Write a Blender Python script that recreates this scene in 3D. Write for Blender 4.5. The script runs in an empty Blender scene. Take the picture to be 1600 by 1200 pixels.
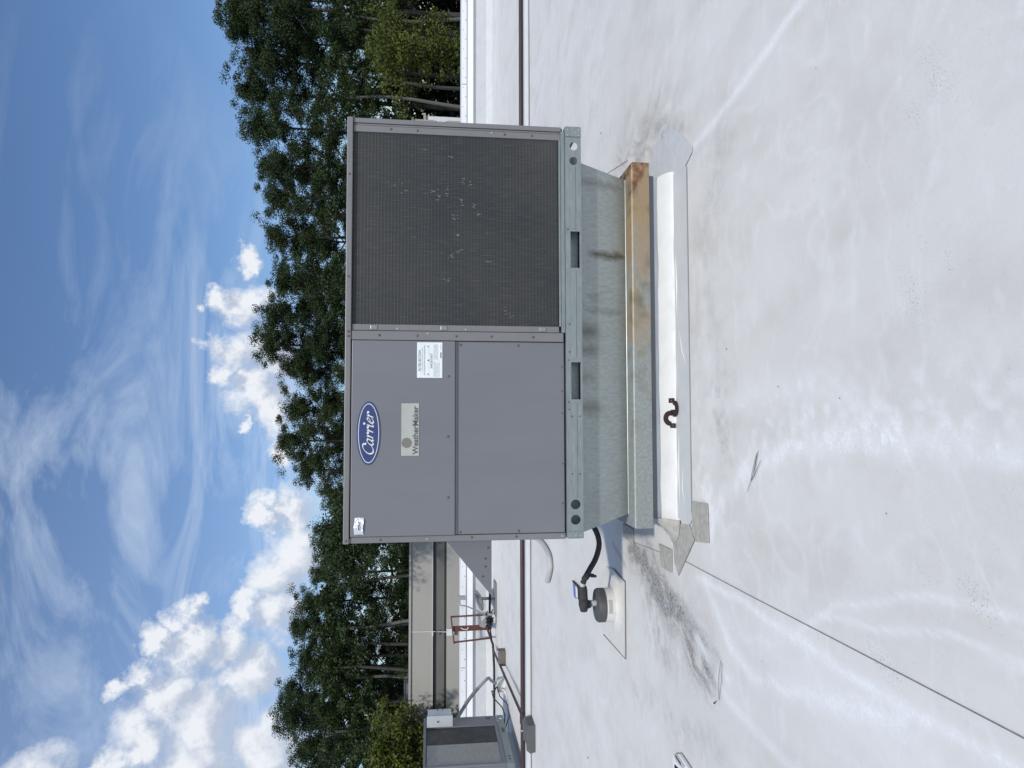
import bpy, math, random
import numpy as np
from mathutils import Vector, Matrix

random.seed(7)
rng = np.random.default_rng(11)
scene = bpy.context.scene
col = scene.collection
R_ = math.radians

# ------------------------------------------------------------------ camera
cam_d = bpy.data.cameras.new('camera')
cam = bpy.data.objects.new('camera', cam_d)
col.objects.link(cam)
right = Vector((0.99856529, -0.05337952, 0.00424108))     # towards the upper edge of the (rolled) picture
down = Vector((-0.00206221, -0.11747864, -0.99307327))     # towards its right edge
fwd = Vector((0.05350801, 0.99163975, -0.11742017))
m3 = Matrix((down, right, -fwd)).transposed()
cam.matrix_world = Matrix.Translation((-0.495268, -3.731492, 1.353855)) @ m3.to_4x4()
cam_d.sensor_fit = 'HORIZONTAL'
cam_d.sensor_width = 36.0
cam_d.lens = 1100.149 / 1600 * 36
cam_d.clip_start = 0.05
cam_d.clip_end = 2000
scene.camera = cam
scene.render.resolution_x = 1024
scene.render.resolution_y = 768

# ------------------------------------------------------------------ light
SUN = Vector((0.14, -0.85, 1.0)).normalized()
EL = math.asin(SUN.z)
ROT = math.atan2(SUN.x, SUN.y)
sd = bpy.data.lights.new('sun', 'SUN')
sd.energy = 2.35
sd.angle = R_(2.5)
sd.color = (1.0, 0.955, 0.87)
so = bpy.data.objects.new('sun', sd)
so.rotation_euler = SUN.to_track_quat('Z', 'Y').to_euler()
so.location = (5, -20, 30)
col.objects.link(so)

scene.view_settings.view_transform = 'Standard'
scene.view_settings.look = 'None'
scene.view_settings.gamma = 1
scene.view_settings.use_curve_mapping = False
scene.view_settings.exposure = 0.23

world = bpy.data.worlds.new('World')
scene.world = world
world.use_nodes = True
wn, wl = world.node_tree.nodes, world.node_tree.links
wn.clear()


def nd(nodes, t, **kw):
    n = nodes.new(t)
    for k, v in kw.items():
        if k.startswith('i_'):
            key = k[2:]
            key = int(key) if key.isdigit() else key
            n.inputs[key].default_value = v
        else:
            setattr(n, k, v)
    return n


def mth(nodes, links, op, a, b=None, c=None, clamp=False):
    n = nodes.new('ShaderNodeMath')
    n.operation = op
    n.use_clamp = clamp
    for i, v in enumerate((a, b, c)):
        if v is None:
            continue
        if isinstance(v, (int, float)):
            n.inputs[i].default_value = v
        else:
            links.new(v, n.inputs[i])
    return n.outputs[0]


BLOBS = [(0.2244, 0.9464, 0.2323, 0.0201), (0.1709, 0.9488, 0.2658, 0.0217), (0.1508, 0.9466, 0.2848, 0.0116), (0.1604, 0.9581, 0.2373, 0.0381), (0.096, 0.9557, 0.2784, 0.0217), (0.0844, 0.9644, 0.2506, 0.0356), (0.0855, 0.9732, 0.2133, 0.0515), (0.0629, 0.9616, 0.2673, 0.0185), (0.0424, 0.9716, 0.2328, 0.0358), (0.017, 0.9786, 0.205, 0.0388), (0.0041, 0.9688, 0.2479, 0.0119), (-0.0344, 0.9766, 0.2000, 0.0250), (-0.1058, 0.9703, 0.2177, 0.022), (-0.1304, 0.9666, 0.2206, 0.0202), (-0.1196, 0.9753, 0.1857, 0.0427), (-0.1695, 0.9698, 0.1757, 0.0508), (-0.2001, 0.9596, 0.1977, 0.0459), (-0.2251, 0.9476, 0.2265, 0.0229), (-0.2474, 0.9507, 0.1871, 0.0495), (-0.2405, 0.9179, 0.3156, 0.0188), (-0.2298, 0.9277, 0.2943, 0.0238), (-0.2611, 0.9068, 0.331, 0.0262), (-0.273, 0.9162, 0.2934, 0.043), (-0.3094, 0.8787, 0.3635, 0.0192), (-0.3006, 0.8916, 0.3387, 0.0256), (-0.323, 0.8974, 0.3007, 0.0457), (-0.2781, 0.9271, 0.2513, 0.0398), (-0.2438, 0.9424, 0.2289, 0.0244), (-0.3597, 0.8739, 0.3268, 0.0441), (-0.3522, 0.8999, 0.2571, 0.0613), (-0.3177, 0.9243, 0.2116, 0.0477), (-0.3795, 0.8575, 0.3473, 0.0287), (-0.3997, 0.8759, 0.2704, 0.0667), (-0.3995, 0.897, 0.189, 0.0615), (-0.40, 0.82, 0.42, 0.05)]
# unseen clouds added outside the frame, enlarged to lift the fill in shadows
_r = random.Random(5)
for _ in range(18):
    a = _r.uniform(R_(60), R_(330))
    e = _r.uniform(R_(6), R_(62))
    BLOBS.append((math.sin(a - R_(20)) * math.cos(e), math.cos(a - R_(20)) * math.cos(e), math.sin(e), _r.uniform(.10, .26)))

cg = bpy.data.node_groups.new('cumulus', 'ShaderNodeTree')
cg.interface.new_socket('Vector', in_out='INPUT', socket_type='NodeSocketVector')
cg.interface.new_socket('Density', in_out='OUTPUT', socket_type='NodeSocketFloat')
gn, gl = cg.nodes, cg.links
gi = gn.new('NodeGroupInput')
go = gn.new('NodeGroupOutput')
n1 = nd(gn, 'ShaderNodeTexNoise', i_Scale=11.0, i_Detail=9.0, i_Roughness=.64)
gl.new(gi.outputs[0], n1.inputs['Vector'])
sub = nd(gn, 'ShaderNodeVectorMath', operation='SUBTRACT')
gl.new(n1.outputs['Color'], sub.inputs[0])
sub.inputs[1].default_value = (.5, .5, .5)
sc = nd(gn, 'ShaderNodeVectorMath', operation='SCALE')
gl.new(sub.outputs[0], sc.inputs[0])
sc.inputs['Scale'].default_value = .12
ad = nd(gn, 'ShaderNodeVectorMath', operation='ADD')
gl.new(gi.outputs[0], ad.inputs[0])
gl.new(sc.outputs[0], ad.inputs[1])
acc = None
for bx_, by_, bz_, br_ in BLOBS:
    dn = nd(gn, 'ShaderNodeVectorMath', operation='DISTANCE')
    gl.new(ad.outputs[0], dn.inputs[0])
    l_ = math.sqrt(bx_ * bx_ + by_ * by_ + bz_ * bz_)
    dn.inputs[1].default_value = (bx_ / l_, by_ / l_, bz_ / l_)
    v = mth(gn, gl, 'MULTIPLY_ADD', dn.outputs['Value'], -1.0 / max(br_, .012), 1.0)
    acc = v if acc is None else mth(gn, gl, 'MAXIMUM', acc, v)
n2 = nd(gn, 'ShaderNodeTexNoise', i_Scale=30.0, i_Detail=8.0, i_Roughness=.62)
gl.new(gi.outputs[0], n2.inputs['Vector'])
v = mth(gn, gl, 'MULTIPLY_ADD', n2.outputs['Fac'], .55, -.27)
v = mth(gn, gl, 'ADD', acc, v)
gl.new(v, go.inputs[0])

tc = nd(wn, 'ShaderNodeTexCoord')
sky = nd(wn, 'ShaderNodeTexSky', sky_type='NISHITA', sun_disc=False, sun_elevation=EL, sun_rotation=ROT,
         air_density=1.0, dust_density=.6, ozone_density=2.0)
hs = nd(wn, 'ShaderNodeHueSaturation', i_Saturation=1.07, i_Value=.58)
tint = nd(wn, 'ShaderNodeVectorMath', operation='MULTIPLY')
tint.inputs[1].default_value = (1.06, 1.12, 1.24)
wl.new(sky.outputs[0], tint.inputs[0])
wl.new(tint.outputs[0], hs.inputs['Color'])
g1 = wn.new('ShaderNodeGroup'); g1.node_tree = cg
wl.new(tc.outputs['Generated'], g1.inputs[0])
g2 = wn.new('ShaderNodeGroup'); g2.node_tree = cg
off = nd(wn, 'ShaderNodeVectorMath', operation='ADD')
wl.new(tc.outputs['Generated'], off.inputs[0]); off.inputs[1].default_value = (.008, 0, .022)
wl.new(off.outputs[0], g2.inputs[0])
dens = mth(wn, wl, 'SMOOTH_MIN', mth(wn, wl, 'MULTIPLY', g1.outputs[0], 1.75, clamp=True), .96, .1, clamp=True)
lit = mth(wn, wl, 'MULTIPLY_ADD', mth(wn, wl, 'SUBTRACT', g1.outputs[0], g2.outputs[0]), 1.9, .36, clamp=True)
# cirrus: streaks on a plane far above
sep = nd(wn, 'ShaderNodeSeparateXYZ'); wl.new(tc.outputs['Generated'], sep.inputs[0])
zz = mth(wn, wl, 'ADD', mth(wn, wl, 'MAXIMUM', sep.outputs['Z'], 0.0), .22)
px_ = mth(wn, wl, 'DIVIDE', sep.outputs['X'], zz)
py_ = mth(wn, wl, 'DIVIDE', sep.outputs['Y'], zz)
cx_ = nd(wn, 'ShaderNodeCombineXYZ'); wl.new(px_, cx_.inputs[0]); wl.new(py_, cx_.inputs[1])
mp = nd(wn, 'ShaderNodeMapping'); mp.inputs['Rotation'].default_value = (0, 0, R_(-22)); mp.inputs['Scale'].default_value = (1.0, 1.9, 1)
wl.new(cx_.outputs[0], mp.inputs['Vector'])
cn = nd(wn, 'ShaderNodeTexNoise', i_Scale=1.7, i_Detail=10.0, i_Roughness=.62, i_Distortion=1.1)
wl.new(mp.outputs[0], cn.inputs['Vector'])
cn2 = nd(wn, 'ShaderNodeTexNoise', i_Scale=.75, i_Detail=3.0)
wl.new(cx_.outputs[0], cn2.inputs['Vector'])
cir = mth(wn, wl, 'MULTIPLY', mth(wn, wl, 'MULTIPLY_ADD', cn.outputs['Fac'], 3.4, -1.50, clamp=True),
          mth(wn, wl, 'ADD', mth(wn, wl, 'MULTIPLY_ADD', cn2.outputs['Fac'], 2.0, -.75), mth(wn, wl, 'MULTIPLY_ADD', sep.outputs['X'], -2.2, .75), clamp=True), clamp=True)
leftw = mth(wn, wl, 'MULTIPLY_ADD', sep.outputs['X'], -1.1, .62, clamp=True)
cir = mth(wn, wl, 'ADD', mth(wn, wl, 'MULTIPLY', cir, .62), mth(wn, wl, 'MULTIPLY', mth(wn, wl, 'POWER', leftw, 3.0), .14), clamp=True)
mixc = nd(wn, 'ShaderNodeMix', data_type='RGBA')
wl.new(cir, mixc.inputs['Factor']); wl.new(hs.outputs[0], mixc.inputs['A']); mixc.inputs['B'].default_value = (3.8, 4.4, 5.2, 1)
ccol = nd(wn, 'ShaderNodeMix', data_type='RGBA')
wl.new(lit, ccol.inputs['Factor']); ccol.inputs['A'].default_value = (2.9, 3.25, 3.95, 1); ccol.inputs['B'].default_value = (5.0, 5.15, 5.4, 1)
mix2 = nd(wn, 'ShaderNodeMix', data_type='RGBA')
wl.new(dens, mix2.inputs['Factor']); wl.new(mixc.outputs['Result'], mix2.inputs['A']); wl.new(ccol.outputs['Result'], mix2.inputs['B'])
bg = nd(wn, 'ShaderNodeBackground', i_Strength=.15)
wl.new(mix2.outputs['Result'], bg.inputs['Color'])
wo = nd(wn, 'ShaderNodeOutputWorld')
wl.new(bg.outputs[0], wo.inputs['Surface'])


# ------------------------------------------------------------------ materials
def material(name, a, b=None, scale=8.0, rough=.5, metal=0.0, bump=0.0, bscale=60.0, c=None, cscale=2.0, camt=.5,
             detail=6.0, stretch=(1, 1, 1), contrast=1.0, spec=.5):
    m = bpy.data.materials.new(name)
    m.use_nodes = True
    n, l = m.node_tree.nodes, m.node_tree.links
    p = n['Principled BSDF']
    p.inputs['Roughness'].default_value = rough
    p.inputs['Metallic'].default_value = metal
    p.inputs['Specular IOR Level'].default_value = spec
    tc_ = n.new('ShaderNodeTexCoord')
    mp_ = n.new('ShaderNodeMapping')
    mp_.inputs['Scale'].default_value = stretch
    l.new(tc_.outputs['Object'], mp_.inputs['Vector'])
    b = b or tuple(min(1, x * 1.12) for x in a)
    nz = nd(n, 'ShaderNodeTexNoise', i_Scale=scale, i_Detail=detail, i_Roughness=.6)
    l.new(mp_.outputs[0], nz.inputs['Vector'])
    f = mth(n, l, 'MULTIPLY_ADD', nz.outputs['Fac'], 2.2 * contrast, .5 - 1.1 * contrast, clamp=True)
    mx = nd(n, 'ShaderNodeMix', data_type='RGBA')
    l.new(f, mx.inputs['Factor'])
    mx.inputs['A'].default_value = (*a, 1)
    mx.inputs['B'].default_value = (*b, 1)
    out = mx.outputs['Result']
    if c:
        nz2 = nd(n, 'ShaderNodeTexNoise', i_Scale=cscale, i_Detail=5.0, i_Roughness=.65)
        l.new(mp_.outputs[0], nz2.inputs['Vector'])
        f2 = mth(n, l, 'MULTIPLY_ADD', nz2.outputs['Fac'], 5.0, -5.0 * (1 - camt * .5 - .12), clamp=True)
        mx2 = nd(n, 'ShaderNodeMix', data_type='RGBA')
        l.new(f2, mx2.inputs['Factor'])
        l.new(out, mx2.inputs['A'])
        mx2.inputs['B'].default_value = (*c, 1)
        out = mx2.outputs['Result']
    l.new(out, p.inputs['Base Color'])
    if bump:
        nb = nd(n, 'ShaderNodeTexNoise', i_Scale=bscale, i_Detail=4.0)
        l.new(mp_.outputs[0], nb.inputs['Vector'])
        bp = nd(n, 'ShaderNodeBump', i_Strength=bump, i_Distance=.01)
        l.new(nb.outputs['Fac'], bp.inputs['Height'])
        l.new(bp.outputs[0], p.inputs['Normal'])
    return m


M = {}
M['paint'] = material('grey_paint', (.150, .154, .172), (.172, .178, .196), scale=2.2, rough=.42, bump=.22, bscale=2.6, c=(.136, .134, .138), cscale=7, camt=.40, stretch=(1, 1, .33), contrast=1.2)
M['paint_trim'] = material('grey_paint_trim', (.165, .163, .168), (.192, .190, .195), scale=5, rough=.42, bump=.02)
M['paint_dark'] = material('dark_grey_paint', (.10, .10, .11), (.13, .13, .14), scale=6, rough=.5)
M['galv'] = material('galvanised_steel', (.27, .30, .30), (.40, .435, .43), scale=55, rough=.42, metal=.35, bump=.03, c=(.36, .36, .33), cscale=7, camt=.5)
M['galv_rail'] = material('galvanised_rail', (.20, .235, .24), (.28, .32, .32), scale=12, rough=.36, metal=.4, bump=.02, c=(.46, .50, .50), cscale=26, camt=.35, stretch=(1, 1, 6))
M['black'] = material('black_rubber', (.012, .012, .013), (.03, .03, .03), scale=25, rough=.7, bump=.2, bscale=90)
M['void'] = material('dark_interior', (.012, .013, .015), rough=.9)
M['screw'] = material('screw_steel', (.05, .045, .045), (.16, .15, .15), scale=60, rough=.5, metal=.4)
M['rivet'] = material('bright_rivet', (.5, .5, .5), (.6, .6, .6), scale=40, rough=.3, metal=.6)
M['white_metal'] = material('white_coping', (.74, .75, .76), (.80, .81, .82), scale=4, rough=.45, c=(.55, .53, .49), cscale=3, camt=.12)
M['membrane'] = material('white_membrane', (.52, .535, .545), (.60, .61, .615), scale=5, rough=.55, bump=.08, bscale=25, c=(.48, .47, .44), cscale=5, camt=.25)
M['membrane_clean'] = material('clean_membrane', (.67, .67, .645), (.76, .76, .735), scale=9, rough=.5, bump=.3, bscale=10, c=(.52, .515, .475), cscale=11, camt=.36)
M['membrane_tan'] = material('soiled_membrane', (.30, .285, .255), (.48, .465, .42), scale=26, rough=.7, bump=.2, bscale=70, c=(.56, .55, .52), cscale=14, camt=.34)
M['membrane_patch'] = material('clear_patch', (.54, .545, .545), (.64, .645, .645), scale=16, rough=.4, bump=.35, bscale=13)
M['seam'] = material('seam_sealant', (.16, .16, .16), (.26, .26, .26), scale=40, rough=.7)
M['pipe'] = material('brown_painted_pipe', (.032, .018, .020), (.052, .030, .031), scale=9, rough=.45, c=(.09, .05, .045), cscale=18, camt=.2)
M['rustpaint'] = material('red_oxide_paint', (.085, .022, .018), (.13, .045, .035), scale=20, rough=.6, c=(.03, .02, .02), cscale=9, camt=.4)
M['tan_wall'] = material('tan_stucco', (.385, .37, .34), (.42, .405, .37), scale=.8, rough=.8, bump=.03)
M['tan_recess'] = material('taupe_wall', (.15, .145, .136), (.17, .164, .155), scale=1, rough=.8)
M['dark_trim'] = material('dark_bronze_trim', (.03, .027, .022), rough=.5)
M['pvc'] = material('grey_pvc', (.42, .42, .41), (.52, .52, .50), scale=30, rough=.5, c=(.28, .27, .25), cscale=12, camt=.35)
M['block'] = material('grey_rubber_block', (.085, .088, .09), (.12, .122, .125), scale=18, rough=.85, bump=.1)
M['brownblock'] = material('weathered_block', (.12, .105, .09), (.18, .16, .135), scale=20, rough=.85)
M['boot'] = material('white_vent_boot', (.62, .60, .56), (.72, .70, .66), scale=14, rough=.55, c=(.42, .40, .37), cscale=12, camt=.3)
M['boot_cap'] = material('dark_vent_cap', (.055, .055, .058), (.09, .09, .092), scale=14, rough=.6, bump=.2, c=(.42, .42, .41), cscale=34, camt=.14)
M['insul'] = material('peeling_insulation', (.014, .014, .015), (.05, .05, .05), scale=30, rough=.75, bump=.5, bscale=60, c=(.33, .32, .31), cscale=30, camt=.4)
M['blue'] = material('faded_blue_print', (.10, .14, .42), (.16, .20, .50), scale=40, rough=.5)
M['badge_blue'] = material('blue_badge', (.030, .045, .150), (.040, .057, .172), scale=6, rough=.35, c=(.14, .17, .34), cscale=12, camt=.12)
M['white_paint'] = material('white_lettering', (.62, .64, .62), (.74, .76, .72), scale=80, rough=.4)
M['plate'] = material('champagne_plate', (.36, .37, .34), (.43, .44, .41), scale=10, rough=.45)
M['plate_dot'] = material('taupe_disc', (.17, .155, .14), (.20, .185, .165), scale=20, rough=.5)
M['ink'] = material('faded_ink', (.06, .065, .065), (.12, .125, .125), scale=60, rough=.6)
M['ink_light'] = material('pale_ink', (.30, .33, .34), (.46, .49, .50), scale=90, rough=.6)
M['ink_black'] = material('black_ink', (.02, .025, .025), rough=.6)
M['paper'] = material('white_label', (.70, .75, .76), (.78, .82, .83), scale=10, rough=.5)
M['foil'] = material('silver_foil', (.62, .63, .65), (.85, .86, .88), scale=40, rough=.25, metal=.5, bump=.6, bscale=70)
M['bark'] = material('bark', (.035, .032, .028), (.08, .074, .066), scale=3, rough=.9, stretch=(3, 3, .5))
M['bark_pale'] = material('pale_bark', (.09, .085, .075), (.17, .16, .145), scale=3, rough=.9, stretch=(3, 3, .5))
M['soil'] = material('ground_cover', (.03, .045, .015), (.07, .065, .035), scale=.8, rough=.95, bump=.2)
M['needle'] = material('dry_needle', (.06, .055, .045), rough=.8)
M['dish'] = material('grey_dish', (.14, .15, .155), (.2, .21, .215), scale=10, rough=.5)
M['conduit'] = material('grey_conduit', (.24, .25, .25), (.32, .33, .33), scale=30, rough=.5)
M['box_paint'] = material('pale_grey_box', (.42, .45, .47), (.50, .53, .55), scale=6, rough=.5)
M['rust_strap'] = material('rusty_strap', (.022, .012, .012), (.045, .02, .018), scale=60, rough=.8, bump=.2)


def leaf_material(name, a, b, c):
    m = bpy.data.materials.new(name)
    m.use_nodes = True
    n, l = m.node_tree.nodes, m.node_tree.links
    p = n['Principled BSDF']
    p.inputs['Roughness'].default_value = .55
    p.inputs['Specular IOR Level'].default_value = .3
    tc_ = n.new('ShaderNodeTexCoord')
    nz = nd(n, 'ShaderNodeTexNoise', i_Scale=.9, i_Detail=4.0)
    l.new(tc_.outputs['Object'], nz.inputs['Vector'])
    f = mth(n, l, 'MULTIPLY_ADD', nz.outputs['Fac'], 3.0, -1.0, clamp=True)
    mx = nd(n, 'ShaderNodeMix', data_type='RGBA')
    l.new(f, mx.inputs['Factor'])
    mx.inputs['A'].default_value = (*a, 1)
    mx.inputs['B'].default_value = (*b, 1)
    oi = n.new('ShaderNodeObjectInfo')
    mx2 = nd(n, 'ShaderNodeMix', data_type='RGBA')
    l.new(mth(n, l, 'MULTIPLY', oi.outputs['Random'], .55), mx2.inputs['Factor'])
    l.new(mx.outputs['Result'], mx2.inputs['A'])
    mx2.inputs['B'].default_value = (*c, 1)
    l.new(mx2.outputs['Result'], p.inputs['Base Color'])
    tr = nd(n, 'ShaderNodeBsdfTranslucent')
    l.new(mx2.outputs['Result'], tr.inputs['Color'])
    ms = nd(n, 'ShaderNodeMixShader', i_0=.22)
    l.new(p.outputs[0], ms.inputs[1])
    l.new(tr.outputs[0], ms.inputs[2])
    l.new(ms.outputs[0], n['Material Output'].inputs['Surface'])
    return m


M['leaf'] = leaf_material('dark_foliage', (.020, .040, .014), (.042, .072, .022), (.050, .068, .016))
M['leaf_shaded'] = leaf_material('shaded_foliage', (.007, .014, .007), (.012, .022, .009), (.012, .018, .007))  # undergrowth leaves near black, the wood's shade put into their colour
M['leaf_bright'] = leaf_material('yellow_green_foliage', (.058, .080, .012), (.110, .132, .020), (.085, .10, .014))


# ------------------------------------------------------------------ mesh helpers
class MB:
    def __init__(s):
        s.v, s.f = [], []

    def add(s, vs, fs):
        o = len(s.v)
        s.v += [tuple(p) for p in vs]
        s.f += [tuple(o + i for i in f) for f in fs]
        return s

    def box(s, x0, x1, y0, y1, z0, z1):
        vs = [(x, y, z) for z in (z0, z1) for y in (y0, y1) for x in (x0, x1)]
        return s.add(vs, [(0, 2, 3, 1), (4, 5, 7, 6), (0, 1, 5, 4), (2, 6, 7, 3), (0, 4, 6, 2), (1, 3, 7, 5)])

    def tube(s, pts, r, n=10, caps=True):
        pts = [Vector(p) for p in pts]
        rs = r if isinstance(r, (list, tuple)) else [r] * len(pts)
        t = (pts[1] - pts[0]).normalized()
        up = Vector((0, 0, 1)) if abs(t.z) < .9 else Vector((1, 0, 0))
        u = t.cross(up).normalized()
        vs = []
        for i, p in enumerate(pts):
            if i == 0:
                tt = pts[1] - pts[0]
            elif i == len(pts) - 1:
                tt = pts[-1] - pts[-2]
            else:
                tt = (pts[i + 1] - pts[i]).normalized() + (pts[i] - pts[i - 1]).normalized()
            tt = tt.normalized()
            u = (u - tt * u.dot(tt)).normalized()
            w = tt.cross(u)
            for k in range(n):
                a = 2 * math.pi * k / n
                vs.append(p + (u * math.cos(a) + w * math.sin(a)) * rs[i])
        fs = []
        for i in range(len(pts) - 1):
            for k in range(n):
                k2 = (k + 1) % n
                fs.append((i * n + k, i * n + k2, (i + 1) * n + k2, (i + 1) * n + k))
        if caps:
            fs.append(tuple(range(n))[::-1])
            fs.append(tuple((len(pts) - 1) * n + k for k in range(n)))
        return s.add(vs, fs)

    def lathe(s, c, prof, n=32, ax='z'):
        vs = []
        for r, h in prof:
            for k in range(n):
                a = 2 * math.pi * k / n
                if ax == 'z':
                    vs.append((c[0] + r * math.cos(a), c[1] + r * math.sin(a), c[2] + h))
                else:
                    vs.append((c[0] + r * math.cos(a), c[1] + h, c[2] + r * math.sin(a)))
        fs = []
        for i in range(len(prof) - 1):
            for k in range(n):
                k2 = (k + 1) % n
                fs.append((i * n + k, i * n + k2, (i + 1) * n + k2, (i + 1) * n + k))
        fs.append(tuple((len(prof) - 1) * n + k for k in range(n)))
        fs.append(tuple(range(n))[::-1])
        return s.add(vs, fs)

    def prism(s, poly, z0, z1):          # polygon in x,y
        n = len(poly)
        vs = [(x, y, z0) for x, y in poly] + [(x, y, z1) for x, y in poly]
        fs = [tuple(range(n))[::-1], tuple(range(n, 2 * n))]
        fs += [(i, (i + 1) % n, n + (i + 1) % n, n + i) for i in range(n)]
        return s.add(vs, fs)

    def prismy(s, poly, y0, y1):         # polygon in x,z
        n = len(poly)
        vs = [(x, y0, z) for x, z in poly] + [(x, y1, z) for x, z in poly]
        fs = [tuple(range(n)), tuple(range(n, 2 * n))[::-1]]
        fs += [(i, (i + 1) % n, n + (i + 1) % n, n + i) for i in range(n)]
        return s.add(vs, fs)

    def prismx(s, poly, x0, x1):         # polygon in y,z
        n = len(poly)
        vs = [(x0, y, z) for y, z in poly] + [(x1, y, z) for y, z in poly]
        fs = [tuple(range(n))[::-1], tuple(range(n, 2 * n))]
        fs += [(i, (i + 1) % n, n + (i + 1) % n, n + i) for i in range(n)]
        return s.add(vs, fs)

    def build(s, name, m, parent=None, smooth=False, bevel=0, kind=None, label=None):
        me = bpy.data.meshes.new(name)
        off_ = Vector((0, 0, 0))
        p = parent
        while p is not None:
            off_ += p.location
            p = p.parent
        me.from_pydata([(x - off_.x, y - off_.y, z - off_.z) for x, y, z in s.v], [], s.f)
        me.materials.append(m)
        me.update()
        o = bpy.data.objects.new(name, me)
        col.objects.link(o)
        if parent is not None:
            o.parent = parent
        if smooth:
            me.polygons.foreach_set('use_smooth', [True] * len(me.polygons))
            try:
                me.set_sharp_from_angle(angle=R_(40))
            except Exception:
                pass
        if bevel:
            b = o.modifiers.new('bevel', 'BEVEL')
            b.width = bevel
            b.segments = 2
            b.limit_method = 'ANGLE'
        if kind:
            o['kind'] = kind
        if label:
            o['label'] = label
        return o


def tag(o, label=None, cat=None, group=None, kind=None):
    if label: o['label'] = label
    if cat: o['category'] = cat
    if group: o['group'] = group
    if kind: o['kind'] = kind
    return o


def thing(name, loc, label, cat, group=None):
    o = bpy.data.objects.new(name, None)
    o.empty_display_size = .2
    o.location = loc
    col.objects.link(o)
    return tag(o, label, cat, group)


def link_mesh(name, me, parent, m=None):
    if m is not None:
        me.materials.append(m)
    o = bpy.data.objects.new(name, me)
    col.objects.link(o)
    if parent is not None:
        o.parent = parent
    return o


def plate_with_holes(outline, holes, thick):
    """2D outline (x,z) with holes, returned as mesh lying in the XZ plane facing -Y, front at y=0."""
    cu = bpy.data.curves.new('plate', 'CURVE')
    cu.dimensions = '2D'
    cu.fill_mode = 'BOTH'
    cu.extrude = thick / 2
    for pl in [outline] + holes:
        sp = cu.splines.new('POLY')
        sp.points.add(len(pl) - 1)
        for i, (x, z) in enumerate(pl):
            sp.points[i].co = (x, z, 0, 1)
        sp.use_cyclic_u = True
    ob = bpy.data.objects.new('plate', cu)
    col.objects.link(ob)
    dg = bpy.context.evaluated_depsgraph_get()
    me = bpy.data.meshes.new_from_object(ob.evaluated_get(dg))
    bpy.data.objects.remove(ob)
    me.transform(Matrix.Rotation(R_(90), 4, 'X'))
    me.transform(Matrix.Translation((0, thick / 2, 0)))
    return me


def circle(cx, cz, r, n=24):
    return [(cx + r * math.cos(2 * math.pi * k / n), cz + r * math.sin(2 * math.pi * k / n)) for k in range(n)]


def rect(x0, x1, z0, z1):
    return [(x0, z0), (x1, z0), (x1, z1), (x0, z1)]


def text_mesh(body, size, width=None, shear=0.0, offset=0.0):
    cu = bpy.data.curves.new('text', 'FONT')
    cu.body = body
    cu.size = size
    cu.shear = shear
    cu.offset = offset
    cu.extrude = .0006
    cu.resolution_u = 3
    ob = bpy.data.objects.new('text', cu)
    col.objects.link(ob)
    dg = bpy.context.evaluated_depsgraph_get()
    me = bpy.data.meshes.new_from_object(ob.evaluated_get(dg))
    bpy.data.objects.remove(ob)
    co = np.zeros(len(me.vertices) * 3)
    me.vertices.foreach_get('co', co)
    co = co.reshape(-1, 3)
    w = co[:, 0].max() - co[:, 0].min()
    co[:, 0] -= co[:, 0].min()
    if width:
        co[:, 0] *= width / w
    me.vertices.foreach_set('co', co.ravel())
    me.transform(Matrix.Rotation(R_(90), 4, 'X'))
    me.materials.clear()
    return me


def place_text(name, me, m, parent, loc):
    me.materials.append(m)
    off_ = Vector((0, 0, 0))
    p = parent
    while p is not None:
        off_ += p.location
        p = p.parent
    o = bpy.data.objects.new(name, me)
    o.location = Vector(loc) - off_
    col.objects.link(o)
    o.parent = parent
    return o


# ================================================================== SETTING
# ---- terrain far below
MB().box(-400, 400, -300, 700, -5.3, -5.0).build('ground', M['soil'], kind='structure')

# ---- the roof surface
def path_dist(X, Y, pts):
    d = np.full(X.shape, 1e9)
    for (x0, y0), (x1, y1) in zip(pts[:-1], pts[1:]):
        dx, dy = x1 - x0, y1 - y0
        t = np.clip(((X - x0) * dx + (Y - y0) * dy) / (dx * dx + dy * dy), 0, 1)
        d = np.minimum(d, np.hypot(X - x0 - t * dx, Y - y0 - t * dy))
    return d


def vnoise(X, Y, s, seed):
    r = np.random.default_rng(seed)
    N = 256
    g = r.random((N, N))
    x, y = X * s + 50, Y * s + 50
    xi, yi = np.floor(x).astype(int), np.floor(y).astype(int)
    fx, fy = x - xi, y - yi
    fx, fy = fx * fx * (3 - 2 * fx), fy * fy * (3 - 2 * fy)
    xi, yi, xj, yj = xi % N, yi % N, (xi + 1) % N, (yi + 1) % N
    return (g[xi, yi] * (1 - fx) + g[xj, yi] * fx) * (1 - fy) + (g[xi, yj] * (1 - fx) + g[xj, yj] * fx) * fy


def fbm(X, Y, s, seed, o=4):
    return sum(vnoise(X, Y, s * 2 ** k, seed + k) * .5 ** k for k in range(o)) / sum(.5 ** k for k in range(o))


RX0, RX1, RY0, RY1 = -4.6, 5.0, -2.6, 5.62
xs = np.arange(RX0, RX1 + 1e-6, .0165)
xs[-1] = RX1
ys = [RY0]
while ys[-1] < RY1:
    ys.append(ys[-1] + .0085 + .0032 * (ys[-1] - RY0))
ys = np.array(ys); ys[-1] = RY1
X, Y = np.meshgrid(xs, ys)
Zr = (fbm(X, Y, 1.2, 3) - .5) * .006
stain = np.zeros_like(X); clean = np.zeros_like(X); prnt = np.zeros_like(X); rust = np.zeros_like(X)
wx = X + (fbm(X, Y, 4, 21) - .5) * .16
wy = Y + (fbm(X, Y, 4, 31) - .5) * .16
fine = fbm(X, Y, 22, 41)
streak = fbm((.957 * wx - .29 * wy) * 3.4, (.29 * wx + .957 * wy) * .75, 9, 61, 5)


def soft(d, w):
    return np.clip(1 - d / w, 0, 1) ** 1.4


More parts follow.
